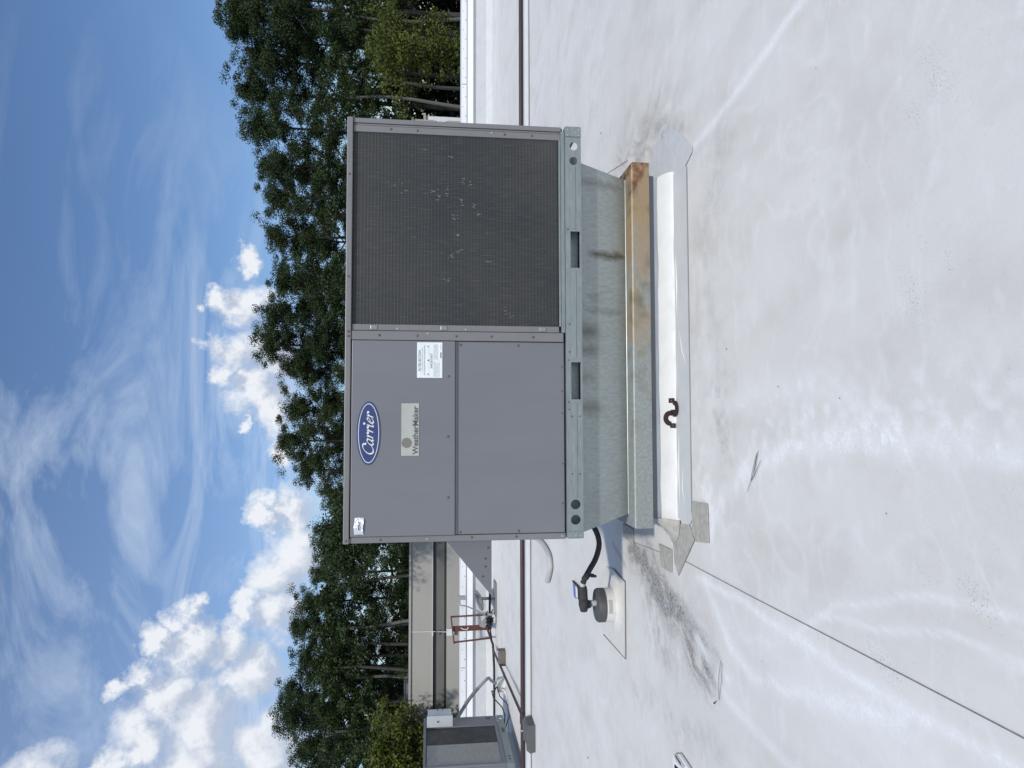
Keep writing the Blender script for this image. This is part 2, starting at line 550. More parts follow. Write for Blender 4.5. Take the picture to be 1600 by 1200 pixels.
# grey-brown run-off stain beside the curb's near-left corner
d = path_dist(wx, wy, [(-1.30, .95), (-1.36, .72), (-1.46, .40), (-1.56, .08), (-1.64, -.15), (-1.70, -.36)])
stain += soft(d, .20) * np.clip(streak * 3.6 - 1.15, 0, 1) * .95
d = path_dist(wx, wy, [(-1.40, .85), (-1.62, .55), (-1.80, .30)])
stain += soft(d, .24) * np.clip(fine * 3.4 - 1.4, 0, 1) * .6
stain += soft(path_dist(wx, wy, [(-1.34, .95), (-1.40, .55), (-1.52, .1)]), .13) * .5
stain += soft(path_dist(wx, wy, [(-.05, -.38), (-.35, -.55), (-.55, -.52)]), .30) * np.clip(fine * 2.4 - .8, 0, 1) * .28
stain += soft(path_dist(wx, wy, [(.5, -.3), (.65, -.55)]), .35) * .12
stain += soft(path_dist(wx, wy, [(1.05, -.05), (1.25, .5), (1.35, 1.1)]), .26) * np.clip(streak * 2.6 - .8, 0, 1) * .5
stain += soft(path_dist(wx, wy, [(-2.0, -.5), (-2.15, 0.1), (-2.3, .9)]), .14) * np.clip(fine * 3 - 1.2, 0, 1) * .25
# paler scuffed tracks
for pts, w, a in (([(-1.04, -.35), (-.83, -.6), (-.66, -.92), (-.59, -1.33), (-.56, -1.67), (-.55, -2.6)], .085, .8),
                  ([(-.44, -.5), (-.35, -1.05), (-.39, -1.5)], .10, .4),
                  ([(.93, -.31), (.955, -.67), (1.0, -1.0), (1.06, -1.5)], .045, 1.0),
                  ([(-1.29, -.26), (-1.275, -.71), (-1.31, -1.25), (-1.32, -1.63), (-1.30, -2.4)], .035, .9),
                  ([(-1.30, -.34), (-1.51, -.63), (-1.577, -.88), (-1.43, -1.45), (-1.36, -1.8)], .06, .7),
                  ([(-1.31, -1.2), (-1.125, -1.46), (-1.0, -1.8), (-.96, -2.05), (-.9, -2.5)], .022, .7),
                  ([(-1.18, -1.35), (-1.12, -1.7), (-1.05, -2.0), (-1.06, -2.5)], .018, .7),
                  ([(-1.64, -.3), (-1.75, -.6), (-1.8, -1.2)], .05, .6),
                  ([(-1.55, .35), (-1.5, .1), (-1.62, -.25), (-1.66, -.6)], .04, .9),
                  ([(-.2, -.45), (-.9, -.42)], .12, .5), ([(.3, -.35), (-.2, -.4)], .10, .4)):
    dd = path_dist(X + (wx - X) * .35, Y + (wy - Y) * .35, pts)
    clean += soft(dd, w) * a * np.clip(.35 + fine * 1.1, 0, 1)
clean += soft(path_dist(wx, wy, [(-2.1, -1.4), (-1.9, -2.2)]), .5) * .5
# frosted, granular wear spreading from the track, tide lines of dried ponding
clean += soft(path_dist(wx, wy, [(-1.05, -.33), (-.80, -.62), (-.62, -.95), (-.50, -1.4), (-.45, -2.2)]), .26) * np.clip(fine * 3.2 - 1.35, 0, 1) * .75
clean += soft(path_dist(wx, wy, [(-.2, -.35), (-.9, -.35)]), .25) * np.clip(fine * 3.4 - 1.5, 0, 1) * .8
clean += soft(path_dist(wx, wy, [(-1.42, -.6), (-1.40, -1.4), (-1.5, -2.2)]), .22) * .38
clean += soft(path_dist(wx, wy, [(-1.60, .1), (-1.55, .5), (-1.50, .75)]), .20) * np.clip(fine * 4 - 1.9, 0, 1) * .9
tide = fbm(wx * .8, wy * .8, 1.1, 131, 4)
for lv, wd, am_ in ((.44, .008, .30), (.52, .006, .35), (.60, .007, .28)):
    clean += np.clip(1 - np.abs(tide - lv) / wd, 0, 1) * am_ * (.3 + fine)
pl = np.clip((tide - .50) * 30, 0, 1) * .5 + np.clip((fbm(X, Y, 2.3, 151, 4) - .55) * 14, 0, 1) * .5
stain += pl * .045
stain += soft(path_dist(wx, wy, [(-.35, -.45), (-.62, -.62)]), .16) * np.clip(fine * 3 - 1.2, 0, 1) * .30
stain += soft(path_dist(wx, wy, [(.2, -.35), (.75, -.62)]), .28) * np.clip(fine * 2.4 - .7, 0, 1) * .22
stain += soft(path_dist(wx, wy, [(1.0, -.15), (1.22, .15), (1.45, .9)]), .42) * np.clip(fbm(X, Y, 5, 171, 5) * 3.2 - .9, 0, 1) * .30
stain += soft(path_dist(wx, wy, [(-1.25, .9), (-1.45, .35), (-1.62, -.2)]), .36) * np.clip(fbm(X, Y, 6, 181, 5) * 3 - .8, 0, 1) * .34
stain += np.clip(fbm(X, Y, .9, 191, 5) * 4 - 1.9, 0, 1) * .055
# tread marks of shoes
for cx, cy, ang, ln in ((.45, -2.02, .5, .13), (.37, -1.93, .5, .09), (-.01, -1.95, .2, .05), (-.15, -1.90, .45, .13), (-.08, -2.05, .3, .05),
                        (-.94, -2.1, .9, .10), (-1.22, -1.72, 1.0, .12), (-1.20, -1.30, .6, .06), (-.905, -1.9, .9, .05), (-1.5, -.95, .4, .1),
                        (-1.62, -.75, .3, .08), (-1.75, .15, .5, .10)):
    ca, sa = math.cos(ang), math.sin(ang)
    u = ((X - cx) * ca + (Y - cy) * sa) / ln
    v = (-(X - cx) * sa + (Y - cy) * ca) / (ln * .42)
    prnt = np.maximum(prnt, np.clip(1.25 - np.hypot(u, v), 0, 1))
# rust: at the foot of the divider and by the vent
d = np.abs(Y - (5.52 + .0 * X))
rust += np.clip(1 - d / .14, 0, 1) * np.clip(fbm(X, Y, 1.5, 71) * 4 - 1.5, 0, 1) * .7
rust += soft(path_dist(X, Y, [(-1.395, 1.42), (-1.44, 1.25), (-1.49, 1.08)]), .035) * .9
# wrinkles in the sheet right and left of the curb (real relief)
mk = np.clip(1.1 - np.hypot((X - 1.25) / .45, (Y - .45) / .75), 0, 1)
Zr += mk * (fbm(X * 2.6 + Y, Y * .8, 7, 81, 3) - .5) * .045
mk = np.clip(1.1 - np.hypot((X + 1.6) / .45, (Y - .25) / .55), 0, 1)
Zr += mk * (fbm(X * 1.2 + Y, Y * 2, 9, 91, 3) - .5) * .022
# sheets stay flat under the seams, curb skirt and patches and at the rim
flat = np.clip((path_dist(X, Y, [(-1.1, -.2), (.9, -.2)]) - .22) / .15, 0, 1) * np.clip((np.abs(X + 1.235) - .03) / .1, 0, 1)
edge = np.clip(np.minimum.reduce([X - RX0, RX1 - X, RY1 - Y, Y - RY0]) / .3, 0, 1)
inside = (X > -1.00) & (X < .86) & (Y > -.05) & (Y < 1.45)
Zr = Zr * flat * edge
ven = np.clip((np.hypot(X + 1.85, Y - 1.38) - .38) / .15, 0, 1)
Zr *= ven
Zr[inside] = -.01
Zr -= .004

nx, ny = len(xs), len(ys)
vs = np.stack([X, Y, Zr], -1).reshape(-1, 3)
ii = (np.arange(ny - 1)[:, None] * nx + np.arange(nx - 1)[None, :]).ravel()
fs = np.stack([ii, ii + 1, ii + 1 + nx, ii + nx], -1)
# outer sheet (coarse) framing the fine one
z0 = -.004
outer = [(-30, -12), (RX0, -12), (RX1, -12), (30, -12), (-30, RY0), (RX0, RY0), (RX1, RY0), (30, RY0), (-30, RY1), (RX0, RY1), (RX1, RY1), (30, RY1)]
o0 = len(vs)
vs = np.vstack([vs, [(x, y, z0) for x, y in outer]])
of = [(0, 1, 5, 4), (1, 2, 6, 5), (2, 3, 7, 6), (4, 5, 9, 8), (6, 7, 11, 10)]
fs = np.vstack([fs, np.array(of) + o0])
me = bpy.data.meshes.new('roof_membrane')
me.vertices.add(len(vs)); me.vertices.foreach_set('co', vs.astype('f').ravel())
me.loops.add(len(fs) * 4); me.loops.foreach_set('vertex_index', fs.astype('i').ravel())
me.polygons.add(len(fs)); me.polygons.foreach_set('loop_start', np.arange(0, len(fs) * 4, 4, dtype='i'))
me.polygons.foreach_set('use_smooth', np.ones(len(fs), dtype=bool))
me.update(calc_edges=True); me.validate()
for nm, arr in (('stain', stain), ('clean', clean), ('tread', prnt), ('rust', rust)):
    at = me.attributes.new(nm, 'FLOAT', 'POINT')
    at.data.foreach_set('value', np.concatenate([np.clip(arr, 0, 1).ravel(), np.zeros(12)]).astype('f'))


def roof_material():
    m = bpy.data.materials.new('roof_membrane')
    m.use_nodes = True
    n, l = m.node_tree.nodes, m.node_tree.links
    p = n['Principled BSDF']
    p.inputs['Roughness'].default_value = .6
    p.inputs['Specular IOR Level'].default_value = .35
    tc_ = n.new('ShaderNodeTexCoord')
    co = tc_.outputs['Object']

    def noise(s, dt=6.0, st=None, ro=.6):
        z = nd(n, 'ShaderNodeTexNoise', i_Scale=s, i_Detail=dt, i_Roughness=ro)
        if st:
            mp_ = nd(n, 'ShaderNodeMapping'); mp_.inputs['Scale'].default_value = st
            mp_.inputs['Rotation'].default_value = (0, 0, .25)
            l.new(co, mp_.inputs['Vector']); l.new(mp_.outputs[0], z.inputs['Vector'])
        else:
            l.new(co, z.inputs['Vector'])
        return z.outputs['Fac']

    def mix(f, a, b):
        x = nd(n, 'ShaderNodeMix', data_type='RGBA')
        if isinstance(f, (int, float)): x.inputs['Factor'].default_value = f
        else: l.new(f, x.inputs['Factor'])
        for k, q in (('A', a), ('B', b)):
            if isinstance(q, tuple): x.inputs[k].default_value = (*q, 1)
            else: l.new(q, x.inputs[k])
        return x.outputs['Result']

    def attr(nm):
        a = n.new('ShaderNodeAttribute'); a.attribute_name = nm
        return a.outputs['Fac']

    c = mix(mth(n, l, 'MULTIPLY_ADD', noise(.9, 7), 3.0, -1.0, clamp=True), (.665, .652, .622), (.712, .702, .680))
    c = mix(mth(n, l, 'MULTIPLY_ADD', noise(3.2, 9, (1, .55, 1)), 4.0, -1.85, clamp=True), c, (.605, .59, .555))
    c = mix(mth(n, l, 'MULTIPLY', mth(n, l, 'MULTIPLY_ADD', noise(9, 9, (.6, 1.3, 1)), 5.0, -2.75, clamp=True), .55), c, (.78, .785, .79))
    # grit: sparse pin-prick specks
    c = mix(mth(n, l, 'MULTIPLY', mth(n, l, 'MULTIPLY_ADD', noise(60, 3), 9.0, -6.0, clamp=True), .4), c, (.30, .29, .28))
    c = mix(mth(n, l, 'MULTIPLY', mth(n, l, 'MULTIPLY_ADD', noise(260, 2), 3.0, -1.3, clamp=True), .16), c, (.43, .43, .42))
    fn = mth(n, l, 'MULTIPLY_ADD', noise(75, 6, None, .75), 3.4, -1.15, clamp=True)
    c = mix(mth(n, l, 'MULTIPLY', attr('clean'), mth(n, l, 'MULTIPLY_ADD', fn, .85, .22), clamp=True), c, (.86, .88, .90))
    c = mix(mth(n, l, 'MULTIPLY', attr('stain'), mth(n, l, 'MULTIPLY_ADD', fn, .85, .28), clamp=True), c, (.17, .163, .15))
    sp = mth(n, l, 'MULTIPLY_ADD', noise(170, 2), 9.0, -5.2, clamp=True)
    c = mix(mth(n, l, 'MULTIPLY', mth(n, l, 'MULTIPLY', attr('tread'), sp, clamp=True), .6), c, (.17, .17, .16))
    c = mix(mth(n, l, 'MULTIPLY', attr('rust'), .55), c, (.34, .20, .09))
    l.new(c, p.inputs['Base Color'])
    bp = nd(n, 'ShaderNodeBump', i_Strength=.22, i_Distance=.004)
    h = mth(n, l, 'ADD', noise(14, 6, (1, .6, 1)), mth(n, l, 'MULTIPLY', noise(120, 3), .25))
    l.new(h, bp.inputs['Height'])
    l.new(bp.outputs[0], p.inputs['Normal'])
    return m


M['roof'] = roof_material()
roof = link_mesh('roof', me, None, M['roof'])
tag(roof, kind='structure')
farroof = MB().box(-30, 30, 5.95, 10.98, -.15, -.004).build('far_roof', M['roof'], kind='structure')
MB().box(-30, 30, -12, 11.6, -5, -.2).build('building_wall', M['tan_wall'], kind='structure')
# sheet seams on the near roof
def bead(pts, r=.0022):
    return MB().tube([(x, y, .001) for x, y in pts], r, n=6)
for pts, r in (([(-1.236, -.095), (-1.232, -.9), (-1.226, -1.46), (-1.212, -3.2)], .0016), ([(-1.098, -.233), (-1.336, .018)], .0012),
               ([(-1.300, .94), (-1.25, .11)], .0011),
               ([(2.05, 5.6), (1.55, 2.2), (1.30, .9)], .0016)):
    bead(pts, r).build('seam', M['seam'], roof)
for pts in ([(-7.6, 6.4), (-5.0, 8.9), (-5.0, 10.9)], [(-4.35, 5.96), (-5.02, 10.9)], [(2.6, 6), (3.6, 10.9)], [(.6, 6), (.9, 10.9)]):
    MB().tube([(x, y, .001) for x, y in pts], .008, n=6).build('seam', M['membrane_patch'], farroof)

# low divider curb running across the roof
dv = MB().prismx([(5.60, -.02), (5.625, .055), (5.65, .065), (5.92, .065), (5.95, -.02)], -30, 30).build('roof_divider', M['membrane'], kind='structure')
MB().box(-30, 30, 5.598, 5.606, -.003, .012).build('termination_bar', M['seam'], dv)

# ---- parapet with coping
par = thing('parapet_wall', (0, 11, 0), 'long low white parapet with metal coping at the far edge of the roof', 'parapet')
MB().prismx([(10.98, -.02), (10.98, .52), (11.06, .60), (11.5, .60), (11.5, -.02)], -30, 30).build('wall', M['membrane'], par)
MB().prismx([(10.70, -.003), (10.86, .04), (10.977, .16), (10.977, -.003)], -30, 30).build('cant_strip', M['membrane'], par)
MB().prismx([(10.96, .43), (10.925, .44), (10.96, .575), (10.978, .575), (10.978, .43)], -30, 30).build('flashing', M['white_metal'], par)
x = -29.9
while x < 29:
    MB().box(x, x + 3.035, 10.93, 11.56, .577, .685).build('coping_panel', M['white_metal'], par, bevel=.006)
    x += 3.05
mb = MB()
x = -15
while x < 16:
    mb.lathe((x, 10.928, .60), [(.010, 0), (.008, -.006)], n=6, ax='y')
    mb.lathe((x + .2, 10.928, .655), [(.008, 0), (.006, -.006)], n=6, ax='y')
    x += .42
mb.build('coping_screws', M['screw'], par, kind='stuff')

# ================================================================== NEIGHBOUR BUILDING
nb = thing('neighbour_building', (0, 25, -5), 'long flat-roofed tan building with dark recessed band beyond the parapet', 'building')
MB().box(-45, 12.0, 25, 33, -5, .61).build('wall', M['tan_wall'], nb)
MB().box(-45, 11.9, 25.09, 33, .61, 1.15).build('recessed_band', M['tan_recess'], nb)
MB().box(-45, 12.0, 25.00, 33.2, 1.15, 2.01).build('fascia', M['tan_wall'], nb)
MB().box(-45, 12.05, 24.95, 33.3, 2.012, 2.10).build('roof_edge', M['tan_wall'], nb)
MB().box(-45, 11.98, 25.04, 25.099, .612, .70).build('lower_trim', M['dark_trim'], nb)
MB().box(-45, 11.98, 25.04, 25.099, 1.07, 1.148).build('upper_trim', M['dark_trim'], nb)
MB().box(-45, 12.02, 24.985, 24.998, 1.152, 1.166).build('drip_edge', M['white_metal'], nb)
MB().tube([(-8.82, 24.97, 1.98), (-8.83, 24.96, 1.15), (-8.86, 24.95, .62)], .014, n=6).build('wall_wire', M['white_metal'], nb)
MB().box(-8.99, -8.72, 24.86, 24.99, .30, .60).build('white_box', M['white_metal'], nb, bevel=.01)
MB().box(-8.95, -8.77, 24.80, 24.84, 1.14, 1.19).build('wire_clip', M['white_metal'], nb)
for (x0, x1, h, lab) in ((-11.75, -11.12, .20, 'low grey vent box on the tan roof nearest the conduit joint'), (-12.55, -12.10, .17, 'smaller grey vent box on the tan roof beside the far unit')):
    t = thing('roof_vent_box', ((x0 + x1) / 2, 26, 2.1), lab, 'roof vent', 'vent boxes on the tan roof')
    MB().box(x0, x1, 25.8, 26.3, 2.101, 2.1 + h * .8).build('housing', M['paint_dark'], t)
    MB().box(x0 - .04, x1 + .04, 25.76, 26.34, 2.1 + h * .8, 2.1 + h).build('lid', M['paint_dark'], t, bevel=.01)
t = thing('white_shed', (13.1, 30, -5), 'pale building end showing beyond the right corner of the unit', 'building')
MB().box(12.4, 14.35, 30, 34, -5, 1.55).build('wall', M['white_metal'], t)
MB().box(12.3, 14.45, 29.9, 34.1, 1.552, 1.66).build('roof', M['tan_wall'], t)

# ================================================================== MAIN UNIT
W = 1.119
ZB, ZT = .53, 1.787
unit = thing('rooftop_unit', (0, 0, ZB), 'large grey packaged rooftop air conditioner with blue oval badge and wide coil', 'air conditioner', None)
MB().box(-1.105, 0.0, .022, 1.48, .625, 1.752).build('cabinet', M['paint'], unit)
MB().box(.0, 1.10, .095, 1.47, .625, 1.752).build('coil_section', M['paint_dark'], unit)
# top cover with drip lip
MB().box(-W - .002, W, -.016, 1.512, 1.757, 1.787).build('top_cover', M['paint_trim'], unit, bevel=.004)
# posts
MB().prismx([(-.004, .625), (-.004, 1.754), (.021, 1.754), (.021, .625)], -1.119, -1.0875).build('corner_post', M['paint_trim'], unit, bevel=.003)
for x0, x1, y0 in ((1.0935, 1.119, -.004), (1.0825, 1.0915, .002), (1.046, 1.0805, -.001)):
    MB().box(x0, x1, y0, .055, .640, 1.754).build('corner_post', M['paint_trim'], unit, bevel=.002)
MB().box(1.04, 1.117, .012, .09, .630, 1.754).build('post_core', M['paint_dark'], unit)
MB().box(-.066, -.0185, -.010, .02, .633, 1.754).build('mid_post', M['paint_trim'], unit, bevel=.002)
MB().box(-.0155, .017, -.003, .06, .655, 1.754).build('coil_side_trim', M['paint_trim'], unit, bevel=.002)
# doors
up = MB().box(-1.085, -.069, -.0135, .018, 1.2155, 1.751).build('upper_panel', M['paint'], unit, bevel=.003)
MB().box(-1.083, -.071, -.006, .014, 1.2045, 1.2145).build('panel_lip', M['paint_dark'], up)
MB().box(-1.085, -.069, .001, .0205, .629, 1.2125).build('lower_panel', M['paint'], unit, bevel=.003)
# coil
coil_m = bpy.data.materials.new('coil_fins')
coil_m.use_nodes = True
n, l = coil_m.node_tree.nodes, coil_m.node_tree.links
p = n['Principled BSDF']; p.inputs['Roughness'].default_value = .55; p.inputs['Metallic'].default_value = .25
tcc = n.new('ShaderNodeTexCoord')


def cnoise(s, st, dt=4.0):
    mp_ = nd(n, 'ShaderNodeMapping'); mp_.inputs['Scale'].default_value = st
    l.new(tcc.outputs['Object'], mp_.inputs['Vector'])
    z = nd(n, 'ShaderNodeTexNoise', i_Scale=s, i_Detail=dt); l.new(mp_.outputs[0], z.inputs['Vector'])
    return z.outputs['Fac']


def cmix(f, a, b):
    x = nd(n, 'ShaderNodeMix', data_type='RGBA'); l.new(f, x.inputs['Factor'])
    for k, q in (('A', a), ('B', b)):
        if isinstance(q, tuple): x.inputs[k].default_value = (*q, 1)
        else: l.new(q, x.inputs[k])
    return x.outputs['Result']


cc = cmix(mth(n, l, 'MULTIPLY_ADD', cnoise(2.2, (1, 1, 1)), 3, -1, clamp=True), (.027, .029, .031), (.040, .041, .041))
cc = cmix(mth(n, l, 'MULTIPLY', mth(n, l, 'MULTIPLY_ADD', cnoise(1.6, (1, 1, 1), 5), 5, -2.9, clamp=True), .5), cc, (.075, .072, .065))
cc = cmix(mth(n, l, 'MULTIPLY', mth(n, l, 'MULTIPLY_ADD', cnoise(7, (30, 1, 1.6), 5), 4, -2.0, clamp=True), .55), cc, (.09, .09, .09))
cc = cmix(mth(n, l, 'MULTIPLY', mth(n, l, 'MULTIPLY_ADD', cnoise(3.5, (30, 1, 2.6), 5), 12, -8.3, clamp=True), .85), cc, (.26, .26, .25))
cc = cmix(mth(n, l, 'MULTIPLY', mth(n, l, 'MULTIPLY_ADD', cnoise(5, (14, 1, 3), 4), 12, -8.0, clamp=True), .5), cc, (.02, .02, .02))
l.new(cc, p.inputs['Base Color'])
bp = nd(n, 'ShaderNodeBump', i_Strength=.35, i_Distance=.002)
l.new(cnoise(40, (9, 1, .25), 2), bp.inputs['Height']); l.new(bp.outputs[0], p.inputs['Normal'])
M['coil'] = coil_m
coil = MB().box(.017, 1.05, .008, .09, .657, 1.754).build('coil', coil_m, unit)
mb = MB()
nrow = 62
for i in range(nrow):                                     # tube rows: each bulges the fins a little
    z = .668 + i * (1.745 - .668) / (nrow - 1)
    mb.prismx([(.009, z - .0086), (.0078, z - .004), (.0073, z), (.0078, z + .004), (.009, z + .0086)], .018, 1.045)
rows = mb.build('tube_rows', coil_m, coil, kind='stuff')
# dents: bent fins, coloured paler than the coil
mb = MB()
rr = random.Random(12)
marks = [(.772, 1.495, .05, .06), (.664, 1.179, .02, .012), (.667, 1.116, .018, .012), (.80, 1.17, .012, .02), (.786, 1.134, .01, .02), (.257, 1.253, .012, .03),
         (.70, 1.30, .015, .02), (.735, 1.26, .02, .008), (.099, .943, .02, .006), (.076, .93, .008, .03), (.502, 1.203, .006, .006), (.62, 1.09, .008, .014), (.93, 1.235, .01, .02),
         (.61, 1.215, .016, .03), (.39, 1.23, .014, .04), (.42, 1.19, .01, .02), (.74, 1.33, .01, .04)]
for (mx_, mz_, a_, b_) in marks:
    for k in range(5):
        x = mx_ + rr.gauss(0, a_ * .7); z = mz_ + rr.gauss(0, b_ * .4); h = rr.uniform(.003, .009)
        mb.add([(x - .0014, .0045, z - h), (x + .0014, .0030, z - h), (x + .002, .0010, z + h), (x - .001, .0040, z + h)], [(0, 1, 2, 3)])
mbs = mb
mb = MB()
for k in range(60):
    x = rr.uniform(.03, 1.03); z = rr.uniform(.68, 1.74); h = rr.uniform(.006, .03)
    mb.add([(x - .0006, .0048, z - h), (x + .0006, .0048, z - h), (x + .0006, .0040, z + h), (x - .0006, .0040, z + h)], [(0, 1, 2, 3)])
M['dent'] = material('bent_fins', (.08, .08, .08), (.36, .36, .35), scale=50, rough=.5, metal=.3)
M['scratch'] = material('fin_scratches', (.06, .06, .06), (.15, .15, .15), scale=30, rough=.5)
mb.build('fin_scratches', M['scratch'], coil, kind='stuff')
mbs.build('bent_fins', M['dent'], coil, kind='stuff')
MB().box(.018, 1.044, -.006, .0075, .6445, .654).build('coil_bottom_lip', M['galv_rail'], unit)
MB().box(-.0155, 1.092, -.010, .030, .6225, .6425).build('coil_base_trim', M['galv_rail'], unit)
# base rail with lifting slots
rl = thing_rail = None
me = plate_with_holes(rect(-1.113, 1.117, .531, .6205),
                      [circle(1.011, .5715, .0225), circle(.929, .5725, .0225), circle(-.936, .574, .0260), circle(-1.017, .574, .0260),
                       rect(.338, .538, .541, .592), rect(-.376, -.176, .541, .593)], .003)
for v in me.vertices: v.co.z -= ZB
me.transform(Matrix.Translation((0, -.016, 0)))
rail = link_mesh('base_rail', me, unit, M['galv_rail'])
MB().box(-1.113, 1.117, -.0128, .035, .6172, .6204).build('top_flange', M['galv_rail'], rail)
MB().box(-1.113, 1.117, -.0128, .035, .5312, .5342).build('bottom_flange', M['galv_rail'], rail)
for x0, x1 in ((-.90, -.395), (-.155, .32), (.556, .895)):
    MB().prismx([(-.0162, .561), (-.0195, .564), (-.0195, .583), (-.0162, .586)], x0, x1).build('rail_bead', M['galv_rail'], rail)
MB().box(-1.100, 1.014, .075, .085, .532, .616).build('inner_rail', M['galv'], rail)
MB().box(1.104, 1.1165, -.0125, 1.50, .5345, .617).build('side_rail', M['galv'], rail)
MB().box(-1.1125, -1.104, -.0125, 1.50, .5345, .617).build('side_rail', M['galv'], rail)
MB().box(-1.1125, 1.1165, 1.501, 1.512, .5345, .617).build('rear_rail', M['galv'], rail)
for x0, x1 in ((1.062, 1.1185), (-1.1155, -1.080)):
    e = MB().box(x0, x1, -.0215, -.0163, .5335, .6185).build('end_plate', M['galv_rail'], rail, bevel=.002)
mb = MB()
for x, z in ((1.07, .545), (1.10, .545), (1.07, .605), (1.10, .605), (1.085, .56), (-1.10, .55), (-1.10, .575), (-1.10, .602), (-1.09, .60)):
    mb.lathe((x, -.0217, z), [(.0045, 0), (.003, -.003)], n=8, ax='y')
mb.build('rivets', M['rivet'], rail, kind='stuff')
mb = MB()
for x, z in ((.55, .606), (-.165, .606), (-.39, .606), (-.43, .604), (-.467, .590), (-.467, .548), (-.775, .590), (-.775, .548), (.03, .60), (-.12, .60)):
    mb.lathe((x, -.0163, z), [(.0048, 0), (.004, -.002)], n=8, ax='y')
for x, z in ((-.2, .640), (-.33, .640), (-.45, .64), (-.72, .64), (-.93, .64)):
    mb.lathe((x, .0008, z), [(.004, 0), (.003, -.003)], n=8, ax='y')
mb.build('rail_screws', M['screw'], rail, kind='stuff')
# screws of the cabinet
mb = MB()
for x, z, y in ((-.255, 1.25, -.0137), (-.572, 1.252, -.0137), (-.89, 1.251, -.0137), (-.042, 1.611, -.0102), (-.042, 1.415, -.0102), (-.042, 1.21, -.0102), (-.042, 1.023, -.0102), (-.042, .798, -.0102),
                (-.024, 1.770, -.0162), (-.048, 1.770, -.0162), (.81, 1.772, -.0162), (.265, 1.772, -.0162), (-1.103, 1.772, -.0162), (-.087, 1.187, .0006), (-.087, .878, .0006), (-1.103, 1.599, -.0042),
                (-1.10, 1.127, -.0042), (-1.10, .891, -.0042), (-1.072, .877, .0006), (-1.072, 1.187, .0006), (1.065, 1.56, -.0012), (1.065, 1.42, -.0012), (1.065, .8, -.0012), (1.065, .95, -.0012)):
    mb.lathe((x, y, z), [(.0065, 0), (.006, -.002), (.003, -.0035)], n=8, ax='y')
mb.build('screws', M['screw'], unit, kind='stuff')
mb = MB()
for x, z, y in ((-.103, .0, 0),):
    pass
for x, z, y in ((-1.103, 1.36, -.0042), (-.03, 1.36, -.0102), (-1.103, .645, -.0042), (1.07, 1.02, -.0012), (-.005, 1.52, -.003), (-.005, 1.16, -.003)):
    mb.lathe((x, y, z), [(.006, 0), (.004, -.003)], n=8, ax='y')
mb.build('bright_screws', M['rivet'], unit, kind='stuff')
for z in (1.64, 1.275, .745):
    MB().box(-.010, .012, -.0075, -.0032, z - .018, z + .018).build('clip', M['galv_rail'], unit, bevel=.002)
# economiser hood: side cheeks (with top) standing off the left side
hd = MB()
hy0, hy1 = .30, .66
tri = [(-1.1065, 1.30), (-1.1065, .995), (-1.48, .995)]
hd.prismy(tri, hy0, hy0 + .004)
hood = hd.build('hood_cheek', M['paint'], unit)
MB().prismy(tri, hy1, hy1 + .004).build('hood_cheek', M['paint'], unit)
MB().add([(-1.1065, hy0 + .005, 1.298), (-1.1065, hy1 - .001, 1.298), (-1.478, hy1 - .001, .997), (-1.478, hy0 + .005, .997),
          (-1.1065, hy0 + .005, 1.294), (-1.1065, hy1 - .001, 1.294), (-1.474, hy1 - .001, .997), (-1.474, hy0 + .005, .997)],
         [(0, 1, 2, 3), (7, 6, 5, 4), (0, 3, 7, 4), (1, 5, 6, 2)]).build('hood_top', M['paint'], unit)
mb = MB()
for x, z in ((-1.27, 1.03), (-1.315, 1.03), (-1.21, 1.015), (-1.37, 1.045)):
    mb.lathe((x, hy0 - .001, z), [(.006, 0), (.004, -.003)], n=8, ax='y')
mb.build('hood_screws', M['screw'], hood, kind='stuff')

# ---- oval badge
def ellipse(cx, cz, a, b, n=64):
    return [(cx + a * math.cos(2 * math.pi * k / n), cz + b * math.sin(2 * math.pi * k / n)) for k in range(n)]


BX, BZ, BA, BB = -.553, 1.662, .164, .0605
me = plate_with_holes(ellipse(BX, BZ, BA, BB), [], .003)
for v in me.vertices: v.co.z -= ZB
me.transform(Matrix.Translation((0, -.0168, 0)))
badge = link_mesh('oval_badge', me, unit, M['badge_blue'])
me = plate_with_holes(ellipse(BX, BZ, BA * .94, BB * .885), [ellipse(BX, BZ, BA * .915, BB * .83)], .0008)
for v in me.vertices: v.co.z -= ZB
me.transform(Matrix.Translation((0, -.0178, 0)))
ring = link_mesh('oval_outline', me, badge, M['white_paint'])


